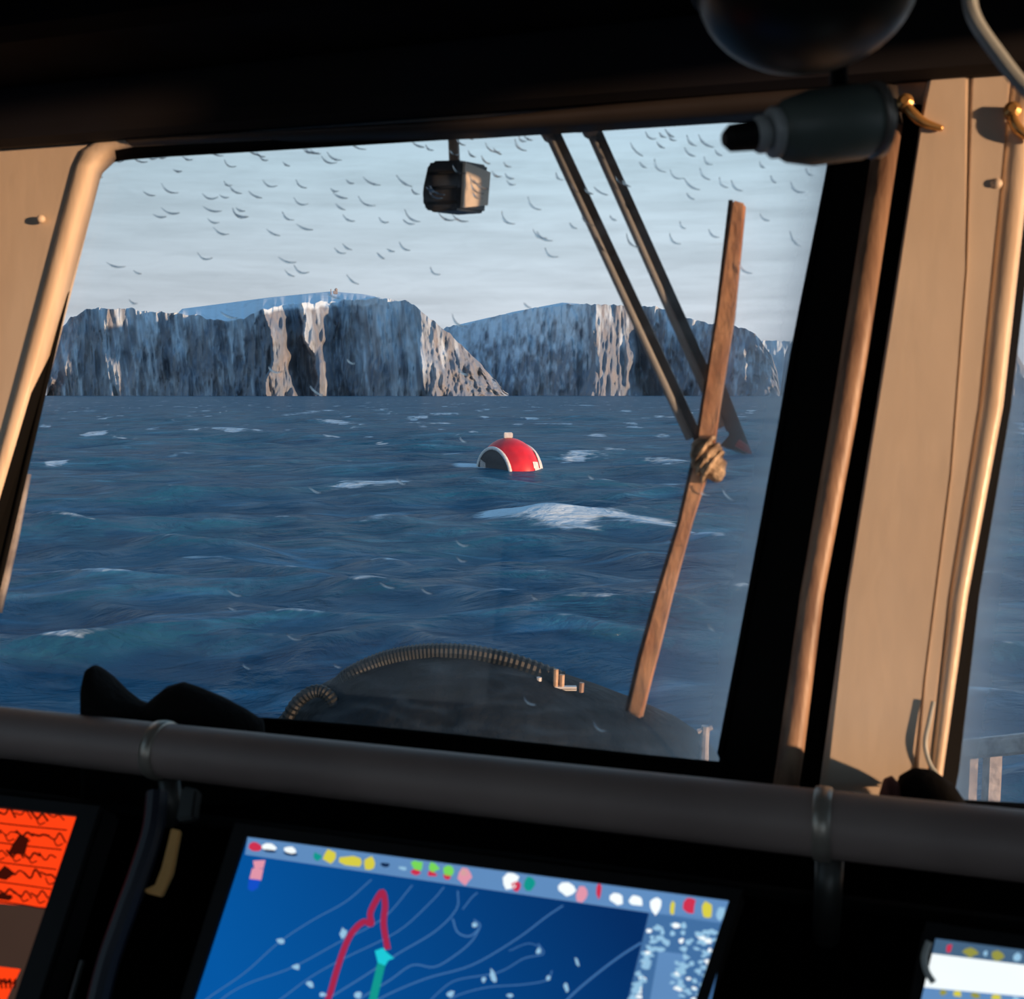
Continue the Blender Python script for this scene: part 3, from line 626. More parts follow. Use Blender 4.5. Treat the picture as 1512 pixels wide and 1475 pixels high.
w1 = thing('window_1', W.at(620, 1120), 'big front window with rounded corner looking onto sea and cliffs', 'window', kind='structure')
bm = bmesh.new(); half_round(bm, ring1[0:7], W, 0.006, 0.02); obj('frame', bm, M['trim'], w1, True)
bm = bmesh.new(); half_round(bm, ring1[5:12], W, 0.012, 0.02); tag(obj('frame', bm, mat('shaded_head_strip', (0.035, 0.028, 0.026), 0.55), w1, True), 'top frame strip darkened for header shade')  # shade under the header is put into this strip's dark colour
bm = bmesh.new(); half_round(bm, ring1[11:17], W, 0.010, 0.02); tag(obj('frame', bm, M['trim_dark'], w1, True), 'ribbed frame strip, its shading put into the brown')  # darker brown than the left strip carries this side's shading
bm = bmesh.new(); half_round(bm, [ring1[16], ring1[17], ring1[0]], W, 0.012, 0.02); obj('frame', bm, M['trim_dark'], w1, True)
bm = bmesh.new(); loft(bm, [W.at(*i, 0.002) for o, i in ring1], [G.at(*p, 0.001) for p in glass1]); 
tag(obj('reveal', bm, M['rubber'], w1), 'black rubber-lined reveal')
gap_px = [(1337, 120), (1333, 186), (1286, 500), (1266, 620), (1216, 880), (1186, 1120), (1172, 1217)], [(1370, 120), (1360, 186), (1311, 500), (1292, 620), (1250, 880), (1214, 1120), (1204, 1222)]
bm = bmesh.new(); A = [W.at(p[0] - 45, p[1], 0.0505) for p in gap_px[0]]; Bq = [W.at(p[0] + 34, p[1], 0.0505) for p in gap_px[1]]
prism(bm, A + Bq[::-1], NW * 0.01); obj('shadow_gap', bm, M['rubber'], w1)
bm = bmesh.new(); tube(bm, spline([G.at(*p, -0.001) for p in glass1 + glass1[:1]], 5), 0.0035, 8, False); obj('seal', bm, M['rubber'], w1, True)
pane('glass_pane', glass1, w1, ((1231, 215), (1060, 1129)))
bm = bmesh.new(); half_round(bm, [((20, 700), (43, 700)), ((0, 800), (24, 800)), ((-26, 905), (0, 905))], G.shifted(0.02), 0.004, 0.004); tag(obj('outer_strip', bm, M['frost'], w1, True), 'salt-crusted outer strip')
# beads and runs of water on the outside
bm = bmesh.new(); rg = random.Random(3)
def inside(px, py): return 150 + (240 - py) * 0.23 < px < 1200 - (py - 250) * 0.18
cnt = 0
GO = G.shifted(0.0075)
while cnt < 170:
    px = rg.uniform(120, 1200); py = 190 + abs(rg.gauss(0, 1)) * 105 if cnt < 135 else rg.uniform(230, 1080)
    if not inside(px, py) or py < 240 - px * 0.06 or py > 1080: continue
    sl = 0.25 + 0.55 * (px / 1200) + rg.uniform(-0.2, 0.2); L = rg.uniform(6, 15); bow = rg.uniform(0.2, 0.55) * L
    dx, dy = math.cos(sl), math.sin(sl)
    pts = []; rads = []
    for i in range(7):
        t = i / 6 * 2 - 1
        q = bow * (1 - t * t)
        pts.append(GO.at(px + dx * L * t - dy * q, py + dy * L * t + dx * q)); rads.append((0.0006 + 0.0005 * rg.random()) * (1.05 - abs(t) ** 2) + 0.0002)
    tube(bm, pts, 0.001, 6, True, rads); cnt += 1
obj('water_beads', bm, M['drop'], w1, True)['kind'] = 'stuff'

w2 = thing('window_2', W.at(1600, 1200), 'second front window at the right edge of the picture', 'window', kind='structure')
bm = bmesh.new(); half_round(bm, ring2, W, 0.008, 0.02, True); obj('frame', bm, M['trim'], w2, True)
bm = bmesh.new(); loft(bm, [W.at(*i, 0.002) for o, i in ring2], [G.at(*p, 0.001) for p in glass2]); tag(obj('reveal', bm, M['rubber'], w2), 'black rubber-lined reveal')
pane('glass_pane', glass2, w2, ((1540, 200), (1408, 1180)))

# overhead: a valance board along the window head and the dark overhead console above it
def beam(name, px_low, inward, height, m, label, r=0.02, lift=0.0, xr=XR - 0.005):
    a, b = W.at(*px_low[0]), W.at(*px_low[1]); d = (b - a).normalized()
    a = a + d * ((XL + 0.005 - a.x) / d.x); b = b + d * ((xr - b.x) / d.x)
    up = Vector((0, 0, 1)); inn = Vector((-NW.x, -NW.y, 0)).normalized()
    bm = bmesh.new()
    prof = [(0.004, 0), (inward - r, 0), (inward - r * 0.3, r * 0.3), (inward, r), (inward, height), (0.004 - height * 0.2, height)]
    prism(bm, [a + inn * i + up * (h + lift) for i, h in prof], b - a)
    return tag(obj(name, bm, m), label, 'trim', kind='structure')
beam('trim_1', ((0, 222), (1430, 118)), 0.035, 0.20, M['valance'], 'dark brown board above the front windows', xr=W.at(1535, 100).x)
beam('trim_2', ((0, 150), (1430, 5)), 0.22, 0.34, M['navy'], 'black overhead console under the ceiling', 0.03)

# ------------------------------------------------------------------ wiper and lamp outside the glass
WP = G.shifted(0.022)
wip = thing('window_wiper', WP.at(835, 188), 'pantograph window wiper with rusty blade hanging outside the front window', 'wiper')
def arm(a, b, w, off):
    A, Bp = WP.at(*a, off), WP.at(*b, off); d = (Bp - A).normalized(); s = d.cross(NW).normalized()
    s = s if s.x < 0 else -s
    bm = bmesh.new(); prism(bm, [A + s * w * .5, A - s * w * .5, A - s * w * .5 + NW * 0.010, A + s * w * .5 + NW * 0.010], Bp - A); bevel(bm, 0.0015)
    o = obj('arm', bm, M['wiper_metal'], wip)
    bm = bmesh.new(); q = A + s * (w * .5 + 0.003) + NW * 0.003
    tube(bm, [q, q + (Bp - A) * 0.98], 0.0046, 8); tag(obj('arm_rod', bm, M['wiper_edge'], o, True), 'grey rod along the arm')
    return o
arm((812, 178), (1033, 652), 0.010, 0.0); arm((872, 172), (1078, 632), 0.010, 0.012)
for x, y in ((808, 190), (868, 184)):
    bm = bmesh.new(); lathe(bm, [(-0.012, 0.008), (0.0, 0.010), (0.016, 0.010), (0.022, 0.006)], WP.at(x, y), NW, 16); obj('pivot', bm, M['trim_dark'], wip)
# blade: channel, rubber and claw
def blade_poly(pl, pr): return [WP.at(*p, -0.012) for p in pl + pr[::-1]]
bm = bmesh.new(); prism(bm, blade_poly([(1083, 300), (1062, 470), (1041, 600), (1031, 668), (1008, 770), (975, 880), (950, 970), (930, 1050)], [(1102, 306), (1086, 470), (1065, 600), (1054, 680), (1024, 770), (994, 880), (972, 970), (949, 1060)]), NW * 0.012); bevel(bm, 0.002)
obj('blade', bm, M['blade'], wip)
bm = bmesh.new(); prism(bm, [WP.at(*p, -0.010) for p in ((1077, 300), (1057, 470), (1036, 600), (1027, 660), (1002, 770), (968, 880), (943, 970), (925, 1048), (929, 1050), (950, 970), (976, 880), (1008, 770), (1033, 668), (1041, 600), (1062, 470), (1083, 300))], NW * 0.010); obj('blade_rubber', bm, M['rubber'], wip)
# clamp with knotted, frosted lashing
bm = bmesh.new(); c = WP.at(1048, 682, -0.014)
bmesh.ops.create_icosphere(bm, subdivisions=4, radius=1.0)
ax = (WP.at(1068, 712) - WP.at(1034, 652)).normalized(); cr = NW.cross(ax).normalized()
for v in bm.verts:
    q = v.co.copy(); k = 1 + 0.16 * math.sin(q.x * 9 + q.y * 3) * math.sin(q.y * 6 + 1) - 0.25 * max(0, q.x) * 0.8
    v.co = c + ax * q.x * 0.026 + cr * q.y * 0.0165 * k + NW * q.z * 0.014 * k
obj('clamp', bm, M['clamp'], wip, True)
for i in range(3):
    bm = bmesh.new(); cc = c + ax * (-0.010 + 0.009 * i)
    tube(bm, [cc + (cr * math.cos(a) * 0.0165 + NW * math.sin(a) * 0.0145) + ax * 0.008 * math.cos(a) for a in np.linspace(0, 2 * math.pi, 20)], 0.0025, 6, False); obj('lashing', bm, M['clamp'], wip, True)
bm = bmesh.new(); prism(bm, [WP.at(*p, 0.012) for p in ((1058, 560), (1066, 556), (1108, 664), (1098, 668), (1062, 655), (1075, 640))], NW * 0.006); obj('linkage', bm, M['wiper_metal'], wip)
bm = bmesh.new(); tube(bm, [WP.at(1088, 652, 0.008), WP.at(1100, 660, 0.008), WP.at(1109, 668, 0.008)], 0.0035, 8, True, [0.0045, 0.004, 0.001]); tag(obj('end_cap', bm, M['redtip'], wip), 'red end tip')

# floodlight under the eave, seen from behind
fy = 1.39
fl = thing('floodlight', at_y(668, 215, fy), 'boxy outdoor floodlight hanging outside at the window top, sunlit on one side', 'lamp')
def fbox(px, dy): return [at_y(a, b, fy) for a, b in px], Vector(dy)
bm = bmesh.new(); pts, v = fbox([(630, 243), (636, 237), (680, 236), (676, 310), (632, 313), (623, 303), (622, 280)], (0.0, 0.0, 0.0))
Ys = Vector((0.034, 0.050, 0.004))
prism(bm, pts, Ys); bevel(bm, 0.003); obj('housing', bm, M['wiper_metal'], fl)
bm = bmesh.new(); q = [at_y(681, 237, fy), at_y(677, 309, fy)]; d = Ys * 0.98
prism(bm, [q[0] + d * .04 + Vector((.001, 0, -.002)), q[0] + d * .96 + Vector((.001, 0, -.009)), q[1] + d * .96 + Vector((.001, 0, .009)), q[1] + d * .04 + Vector((.001, 0, .002))], Vector((0.003, -0.001, 0))); tag(obj('sunlit_side', bm, M['paint'], fl), 'pale plate added as the sunlit side')  # pale colour on the dark housing stands for its sunlit side
for k in range(3):
    bm = bmesh.new(); yy = 250 + 22 * k
    tube(bm, [at_y(631, yy + 6, fy - 0.003), at_y(675, yy + 4, fy - 0.003)], 0.0022, 6); obj('cooling_fin', bm, M['black'], fl)
bm = bmesh.new(); tube(bm, [at_y(671, 238, fy + 0.03), at_y(669, 190, fy + 0.03), at_y(669, 190, fy + 0.03) + Vector((0, 0, 0.085))], 0.007, 8); obj('stem', bm, M['trim_dark'], fl)
bm = bmesh.new(); box(bm, at_y(668, 186, fy + 0.03) + Vector((0, 0, 0.083)), 0.06, 0.05, 0.014); bevel(bm, 0.003); obj('mount', bm, M['black'], fl)
# the eave it hangs from
ea, eb = W.at(-200, 150, 0.05), W.at(1900, 40, 0.05); inn = Vector((NW.x, NW.y, 0)).normalized()
e0 = ea + Vector((0, 0, 0.02)); zz = at_y(668, 186, fy + 0.03).z + 0.09
bm = bmesh.new(); prism(bm, [Vector((ea.x, ea.y, zz)), Vector((eb.x, eb.y, zz)), Vector((eb.x, eb.y, zz)) + inn * 0.45, Vector((ea.x, ea.y, zz)) + inn * 0.45], Vector((0, 0, 0.05)))
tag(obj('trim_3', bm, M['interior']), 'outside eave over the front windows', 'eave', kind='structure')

# ------------------------------------------------------------------ overhead lamp, spotlight, cable, hooks
dl = at_y(1190, 5, 0.56); dome = thing('dome_lamp', dl + Vector((0, 0, 0.10)), 'large dark glossy bowl lamp hanging from the ceiling at top right', 'lamp')
bm = bmesh.new(); prof = []
for i in range(12):
    a = math.pi / 2 * i / 11; prof.append((-math.cos(a) * 0.040, math.sin(a) * 0.0537))
lathe(bm, prof + [(0.009, 0.0545), (0.023, 0.038)], dl + Vector((0, 0, 0.009)), (0.05, 0.1, 1), 40); obj('bowl', bm, mat('dark_glossy_bowl', (0.010, 0.011, 0.009), 0.38, spec=0.35), dome, True)
bm = bmesh.new(); c = dl + Vector((0.001, 0.002, 0.012)); tube(bm, [c + Vector((math.cos(a) * 0.0553, math.sin(a) * 0.0553, -0.0053 * math.sin(a))) for a in np.linspace(0, 2 * math.pi, 41)], 0.003, 8, False); obj('rim', bm, M['black'], dome, True)
bm = bmesh.new(); tube(bm, [dl + Vector((0, 0.003, 0.04)), Vector((dl.x, dl.y + .003, ZC))], 0.012, 12); obj('stem', bm, M['black'], dome)

sp0, sp1 = at_y(1142, 196, 0.63), at_y(1300, 176, 0.642); sa = (sp1 - sp0).normalized(); sL = (sp1 - sp0).length
spot = thing('spotlight', sp0.lerp(sp1, 0.5), 'grey-green barrel spotlight below the bowl lamp at the window corner', 'lamp')
bm = bmesh.new(); lathe(bm, [(0, 0.012), (sL * .12, 0.0175), (sL * .35, 0.021), (sL * .8, 0.021), (sL * .93, 0.0175), (sL, 0.010)], sp0, sa, 32); obj('barrel', bm, M['greenlamp'], spot, True)
bm = bmesh.new(); lathe(bm, [(-0.003, 0.012), (-0.001, 0.0142), (0.002, 0.0142), (0.004, 0.012)], sp0, sa, 28); tag(obj('lens_ring', bm, M['pale'], spot, True), 'pale bright ring')
bm = bmesh.new(); lathe(bm, [(-0.012, 0.0085), (-0.009, 0.0105), (-0.006, 0.0105), (-0.004, 0.0085)], sp0, sa, 28); tag(obj('lens_ring', bm, M['pale'], spot, True), 'pale bright ring')
bm = bmesh.new(); lathe(bm, [(-0.03, 0.004), (-0.026, 0.0075), (-0.011, 0.0085)], sp0, sa, 24); obj('cable_gland', bm, M['black'], spot)
bm = bmesh.new(); lathe(bm, [(sL * .90, 0.0198), (sL * .92, 0.0214), (sL * .97, 0.0214), (sL * .99, 0.0185)], sp0, sa, 28); obj('end_cap', bm, M['collar'], spot, True)
bm = bmesh.new(); m_ = sp0.lerp(sp1, 0.6); tube(bm, [m_ + Vector((0, 0, 0.02)), m_ + Vector((0.004, 0.02, 0.055)), m_ + Vector((0.004, 0.03, 0.12))], 0.005, 10); obj('bracket', bm, M['black'], spot)

cb = spline([at_y(1436, -60, 0.66), at_y(1431, -10, 0.66), at_y(1440, 30, 0.65), at_y(1475, 82, 0.64), at_y(1512, 128, 0.63), at_y(1560, 165, 0.62), at_y(1620, 165, 0.62), at_y(1665, 110, 0.62), at_y(1680, 0, 0.62), at_y(1682, -80, 0.62)], 10)
cb = [Vector((cb[0].x, cb[0].y, ZC))] + cb + [Vector((cb[-1].x, cb[-1].y, ZC))]
bm = bmesh.new(); tube(bm, cb, 0.0042, 10); tag(obj('hanging_cable', bm, M['pale']), 'pale grey cable looping down at the top right corner', 'cable')
def hook(pts, off, lab):
    p = [W.at(x, y, -off) for x, y in pts]
    t = thing('hook', p[0], lab, 'hook')
    bm = bmesh.new(); q = spline(p, 8); n = len(q); tube(bm, q, 0.003, 8, True, [0.0052 * (0.35 + 0.65 * math.sin(math.pi * (0.15 + 0.8 * i / n))) for i in range(n)]); obj('curl', bm, M['brass'], t, True)
    bm = bmesh.new(); lathe(bm, [(-off - 0.0, 0.005), (-0.012, 0.005), (0.002, 0.008), (0.005, 0.004)], p[0], -NW, 14); obj('base', bm, M['brass'], t)
hook([(1335, 160), (1345, 176), (1362, 190), (1390, 199)], 0.014, 'small brass hook at the left edge of the post top')
hook([(1491, 172), (1494, 190), (1506, 205), (1528, 214)], 0.014, 'small brass hook at the frame of the right window')

# ------------------------------------------------------------------ rail
RD = 0.026
def rail_pt(px, py, wpx): return EYE + ray(px, py) * (F * 2 * RD / wpx)
ra, rb = rail_pt(0, 1081, 74), rail_pt(1512, 1249, 104)
rd = (rb - ra); rl = rd.normalized()
ra2 = ra + rd * ((XL + 0.004 - ra.x) / rd.x); rb2 = ra + rd * ((XR - 0.004 - ra.x) / rd.x)
rail = thing('grab_rail', ra.lerp(rb, 0.5), 'thick dark brown grab rail running across below the windows', 'rail')
rend = ra + rd * ((0.40 - ra.x) / rd.x)
rpts = [ra2.lerp(rend, i / 24) for i in range(25)]
for i in range(1, 10):
    a = math.pi / 2 * i / 9; rpts.append(rend + rl * 0.06 * math.sin(a) + Vector((0, 0, -0.06 * (1 - math.cos(a)))))
rpts.append(rpts[-1] + Vector((0, 0, -0.05)))
bm = bmesh.new(); tube(bm, rpts, RD, 32); obj('pipe', bm, M['rail'], rail, True)
LEDGE = 3.5 - 0.415
for px in (238, 1216):
    best = min((i / 2000 for i in range(2001)), key=lambda t: abs((lambda d: CX + F * d.x / d.dot(FWD) - px)(ra2.lerp(rb2, t) - EYE)))
    c = ra2.lerp(rb2, best)
    bm = bmesh.new(); lathe(bm, [(-0.007, RD + 0.0003), (-0.006, RD + 0.0022), (0, RD + 0.003), (0.006, RD + 0.0022), (0.007, RD + 0.0003)], c, rl, 36); tag(obj('collar', bm, M['collar'], rail, True), 'pale metal collar')
    bm = bmesh.new(); tube(bm, [c + Vector((0.006, 0, -RD * 0.9)), c + Vector((0.008, 0.01, -0.10))], 0.011, 14); obj('stanchion', bm, M['steel'], rail, True)

# ------------------------------------------------------------------ console
kx = Vector((NW.y, -NW.x, 0)).normalized(); kin = Vector((-NW.x, -NW.y, 0)).normalized()
def console_pt(x, inw, z):                      # inw: distance into the room from the window wall at ledge height
    p = on_w(x, LEDGE); return Vector((p.x, p.y, z)) + kin * inw
con = thing('helm_console', console_pt(0, 0.3, ZF), 'black helm console under the front windows carrying the screens', 'console')
prof = [(0.004, LEDGE), (0.15, LEDGE), (0.19, LEDGE - 0.02), (0.40, LEDGE - 0.30), (0.42, LEDGE - 0.36), (0.30, LEDGE - 0.45), (0.30, ZF), (0.30, ZF + .0)]
prof = prof[:-1] + [(0.004 + 0.0, ZF)]
bm = bmesh.new(); pl = [console_pt(XL + 0.13, i, z) for i, z in prof]; pr = [console_pt(XR - 0.01, i, z) for i, z in prof]
# keep the back of the console clear of the raked wall
fix = lambda p: Vector((p.x, min(p.y, wall_y(p.x, p.z) - 0.004), p.z))
pl = [fix(p) for p in pl]; pr = [fix(p) for p in pr]
a = [bm.verts.new(p) for p in pl]; b = [bm.verts.new(p) for p in pr]
bm.faces.new(a); bm.faces.new(b[::-1])
for i in range(len(a)): bm.faces.new((a[i], b[i], b[(i + 1) % len(a)], a[(i + 1) % len(a)]))
obj('cabinet', bm, mat('matt_black_console', (0.0018, 0.0018, 0.002), 1.0, spec=0.0), con)
bm = bmesh.new(); e0_, e1_ = console_pt(XL + 0.14, 0.155, LEDGE + 0.002), console_pt(XR - 0.02, 0.155, LEDGE + 0.002); tube(bm, [e0_, e1_], 0.006, 8); obj('edge_bead', bm, M['rubber'], con)

# screens ---------------------------------------------------------------
E = {k: glow('screen_' + k, c, s) for k, c, s in (
    ('deep', (8, 68, 140), 0.9), ('night', (6, 54, 114), 0.9), ('line', (70, 122, 180), 0.9), ('pale', (150, 195, 225), 1.0), ('bar', (96, 140, 190), 1.0), ('white', (238, 246, 248), 1.1), ('red', (205, 50, 80), 1.0), ('track', (165, 38, 75), 1.0),
    ('teal', (18, 150, 140), 1.0), ('cyan', (30, 200, 215), 1.0), ('yellow', (215, 205, 70), 1.0), ('green', (120, 215, 90), 1.0), ('pink', (225, 150, 170), 1.0), ('blue', (20, 80, 200), 1.0), ('ink', (16, 44, 84), 0.8), ('panel', (66, 110, 160), 1.0),
    ('ember', (250, 62, 18), 1.15), ('ember_ink', (70, 18, 10), 0.7), ('ash', (70, 52, 44), 0.8), ('olive', (150, 150, 70), 1.0), ('slate', (70, 100, 130), 1.0))}
def flat(bm, pxs, off, plane=S):
    bm.faces.new([bm.verts.new(plane.at(*p, off)) for p in pxs])
def ribbon(bm, pts, w, off, ws=None):
    P = spline([Vector((x, y, 0)) for x, y in pts], 5); n = len(P); L, R_ = [], []
    for i in range(n):
        t = (P[min(i + 1, n - 1)] - P[max(i - 1, 0)]).normalized(); q = Vector((-t.y, t.x, 0)) * w * 0.5
        L.append(bm.verts.new(S.at(P[i].x + q.x, P[i].y + q.y, off))); R_.append(bm.verts.new(S.at(P[i].x - q.x, P[i].y - q.y, off)))
    for i in range(n - 1): bm.faces.new((L[i], L[i + 1], R_[i + 1], R_[i]))
def blob(bm, x, y, w, h, off, rot=0.13, rnd=None, n=10):
    pts = []
    for k in range(n):
        a = 2 * math.pi * k / n; r = 1 + (rnd.uniform(-0.3, 0.3) if rnd else 0)
        ex, ey = math.cos(a) * w * .5 * r, math.sin(a) * h * .5 * r
        pts.append((x + ex * math.cos(rot) - ey * math.sin(rot), y + ex * math.sin(rot) + ey * math.cos(rot)))
    flat(bm, pts, off)
def monitor(corners, grow, depth, label, name='chart_screen'):
    c = S.at(sum(p[0] for p in corners) / 4, sum(p[1] for p in corners) / 4)
    t = thing(name, c - NS * depth, label, 'screen')
    out = []
    cx_ = sum(p[0] for p in corners) / 4; cy_ = sum(p[1] for p in corners) / 4
    for (x, y), (gx, gy) in zip(corners, grow): out.append((x + gx, y + gy))
    bm = bmesh.new(); prism(bm, [S.at(*p, -0.0015) for p in out], -NS * depth); bevel(bm, 0.003); obj('housing', bm, M['black'], t)
    # raised bezel of four bars
    for i in range(4):
        j = (i + 1) % 4; bm = bmesh.new(); prism(bm, [S.at(*out[i], -0.001), S.at(*out[j], -0.001), S.at(*corners[j], -0.001), S.at(*corners[i], -0.001)], NS * 0.005); obj('bezel', bm, M['black'], t)
    return t
def zc(p): return (280 + p[0] / 1.8217, 1200 + p[1] / 1.8217)
GR = [(-16, -20), (20, -16), (14, 22), (-22, 18)]
cs = [zc((157, 66)), zc((1452, 238)), (985, 1606), (246, 1606)]
ch = monitor(cs, GR, 0.03, 'blue chart plotter screen with pale contour lines and a red track', 'chart_plotter')
def screen_gradient():
    m = bpy.data.materials.new('chart_water'); m.use_nodes = True
    n, l = m.node_tree.nodes, m.node_tree.links; n.clear()
    o = n.new('ShaderNodeOutputMaterial'); e = n.new('ShaderNodeEmission'); t = n.new('ShaderNodeTexCoord'); x = n.new('ShaderNodeSeparateXYZ')
    q = n.new('ShaderNodeMath'); q.operation = 'MULTIPLY_ADD'; q.inputs[1].default_value = 0.8
    g = n.new('ShaderNodeMapRange'); g.inputs[1].default_value = -0.46; g.inputs[2].default_value = -0.10
    z = n.new('ShaderNodeMath'); z.operation = 'SUBTRACT'; z.inputs[1].default_value = 3.35
    mx = n.new('ShaderNodeMix'); mx.data_type = 'RGBA'; mx.inputs[6].default_value = (*lin((6, 92, 172)), 1); mx.inputs[7].default_value = (*lin((6, 48, 104)), 1)
    l.new(t.outputs['Object'], x.inputs[0]); l.new(x.outputs[2], z.inputs[0]); l.new(z.outputs[0], q.inputs[0]); l.new(x.outputs[0], q.inputs[2])
    l.new(q.outputs[0], g.inputs[0]); l.new(g.outputs[0], mx.inputs[0]); l.new(mx.outputs[2], e.inputs[0]); l.new(e.outputs[0], o.inputs[0]); e.inputs[1].default_value = 0.9
    return m
bm = bmesh.new(); flat(bm, cs, 0.0); obj('display', bm, screen_gradient(), ch)
bm = bmesh.new(); flat(bm, [zc(p) for p in ((157, 66), (1452, 238), (1448, 300), (150, 113))], 0.0006); tag(obj('toolbar', bm, E['bar'], ch), 'pale toolbar')
bm = bmesh.new(); flat(bm, [zc(p) for p in ((1236, 270), (1450, 285), (1400, 520), (1310, 740), (1100, 740), (1180, 500))], 0.0006); tag(obj('side_panel', bm, E['panel'], ch), 'pale blue data panel')
bm = bmesh.new()
for c_, w in (([(20, 525), (60, 492), (150, 430), (240, 350), (330, 290), (420, 240), (490, 180)], 4), ([(60, 525), (110, 485), (170, 455), (280, 415), (400, 350), (520, 285), (600, 195)], 4), ([(200, 535), (255, 495), (330, 440), (420, 390), (560, 320), (650, 240), (685, 200)], 4),
              ([(340, 525), (390, 490), (470, 440), (560, 380), (660, 320), (718, 260), (722, 210)], 5), ([(708, 285), (722, 322), (755, 332), (782, 305), (765, 288)], 6), ([(400, 545), (460, 500), (540, 450), (600, 410), (660, 415), (720, 380), (760, 345), (780, 312)], 5),
              ([(480, 520), (540, 486), (640, 445), (760, 410), (880, 340), (960, 280), (1005, 250)], 5), ([(640, 515), (672, 482), (720, 450), (830, 430), (900, 392), (952, 380), (938, 352)], 4), ([(680, 520), (720, 492), (800, 470), (900, 462), (962, 450), (975, 425)], 4),
              ([(1000, 520), (1040, 480), (1100, 430), (1160, 385), (1215, 350)], 7), ([(735, 260), (760, 228), (775, 215)], 4), ([(860, 372), (910, 352), (945, 362)], 3)):
    ribbon(bm, [zc(p) for p in c_], w / 2.4, 0.0006)
tag(obj('contour_lines', bm, E['line'], ch), 'pale blue depth contours')
bm = bmesh.new(); ribbon(bm, [zc(p) for p in ((350, 560), (378, 490), (396, 428), (420, 358), (442, 318), (470, 294), (490, 300), (487, 272), (502, 238), (520, 214), (527, 250), (523, 300), (534, 368))], 16 / 1.8, 0.0010); tag(obj('track', bm, E['track'], ch), 'crimson track line')
bm = bmesh.new(); ribbon(bm, [zc(p) for p in ((480, 560), (495, 500), (508, 445), (520, 395))], 22 / 1.8, 0.0010); tag(obj('heading_line', bm, E['teal'], ch), 'teal heading line')
bm = bmesh.new(); flat(bm, [zc(p) for p in ((500, 372), (522, 364), (534, 378), (552, 392), (536, 398), (528, 412), (508, 404))], 0.0014); tag(obj('boat_marker', bm, E['cyan'], ch), 'cyan own-position marker')
rr = random.Random(12)
for x, y, w, h, ro in ((245, 346, 40, 22, .2), (414, 325, 30, 46, .3), (288, 415, 36, 24, .3), (325, 461, 40, 24, .3), (360, 490, 32, 20, .2), (455, 490, 34, 26, .3), (818, 440, 26, 62, -.4), (1043, 402, 12, 46, -.4), (1014, 470, 22, 46, -.3), (862, 492, 26, 16, .2), (702, 488, 40, 26, 0), (768, 303, 20, 26, 0), (940, 372, 22, 26, 0), (965, 445, 18, 22, 0), (792, 450, 18, 24, .5)):
    bm = bmesh.new(); blob(bm, *zc((x, y)), w / 1.82 * .62, h / 1.82 * .62, 0.0012, ro, rr, 9); obj('chart_symbol', bm, E['pale'], ch)
bm = bmesh.new(); flat(bm, [zc(p) for p in ((172, 130), (205, 128), (200, 150), (176, 152))], .001); flat(bm, [zc(p) for p in ((170, 150), (200, 152), (194, 182), (162, 180))], .0011); obj('north_flag', bm, E['pink'], ch)
bm = bmesh.new(); flat(bm, [zc(p) for p in ((161, 178), (193, 182), (185, 204), (170, 212), (158, 206))], .0012); tag(obj('north_flag', bm, E['blue'], ch), 'blue lower half')
for x, y, w, h, k in ((178, 92, 30, 26, 'red'), (216, 94, 36, 18, 'white'), (216, 104, 34, 9, 'ink'), (272, 101, 40, 18, 'white'), (276, 112, 40, 9, 'ink'), (345, 119, 26, 22, 'teal'), (380, 119, 34, 40, 'yellow'), (435, 131, 56, 30, 'yellow'), (486, 136, 30, 34, 'yellow'), (526, 141, 26, 14, 'ink'), (575, 150, 20, 10, 'pale'),
                      (608, 160, 26, 16, 'red'), (613, 143, 30, 30, 'green'), (652, 165, 26, 14, 'red'), (656, 149, 30, 30, 'green'), (694, 173, 24, 14, 'red'), (697, 156, 28, 30, 'green'), (742, 172, 34, 40, 'pink'), (740, 160, 22, 18, 'green'), (866, 188, 40, 44, 'white'), (880, 198, 30, 26, 'red'), (918, 192, 30, 36, 'teal'), (1012, 207, 46, 34, 'white'),
                      (1056, 218, 34, 40, 'pink'), (1102, 212, 14, 44, 'red'), (1150, 232, 40, 32, 'white'), (1200, 236, 40, 30, 'white'), (1254, 250, 32, 44, 'white'), (1300, 258, 12, 44, 'yellow'), (1344, 252, 32, 46, 'red'), (1392, 262, 28, 46, 'yellow'), (1428, 270, 20, 40, 'pale')):
    bm = bmesh.new(); blob(bm, *zc((x, y)), w / 1.82, h / 1.82, 0.0010, 0.13, rr, 9); obj('icon', bm, E[k], ch)
bm = bmesh.new(); flat(bm, [zc(p) for p in ((1262, 372), (1338, 382), (1320, 520), (1236, 520))], 0.0010); tag(obj('data_field', bm, E['bar'], ch), 'plain blue field')
for i in range(110):
    r_ = rr.random(); yy = rr.uniform(300, 505); left = 1236 - (yy - 270) * 0.25; right = 1448 - (yy - 285) * 0.23
    xx = rr.uniform(left + 10, left + 34) if (rr.random() < .4 and yy > 370) else (rr.uniform(right - 110, right - 8) if yy > 370 else rr.uniform(left + 12, right - 10))
    bm = bmesh.new(); blob(bm, *zc((xx, yy)), rr.uniform(12, 28) / 1.82, rr.uniform(8, 16) / 1.82, 0.0012 + i * 4e-6, rr.uniform(-.2, .5), rr, 7); obj('glyph', bm, E['pale'] if rr.random() < .8 else E['white'], ch)

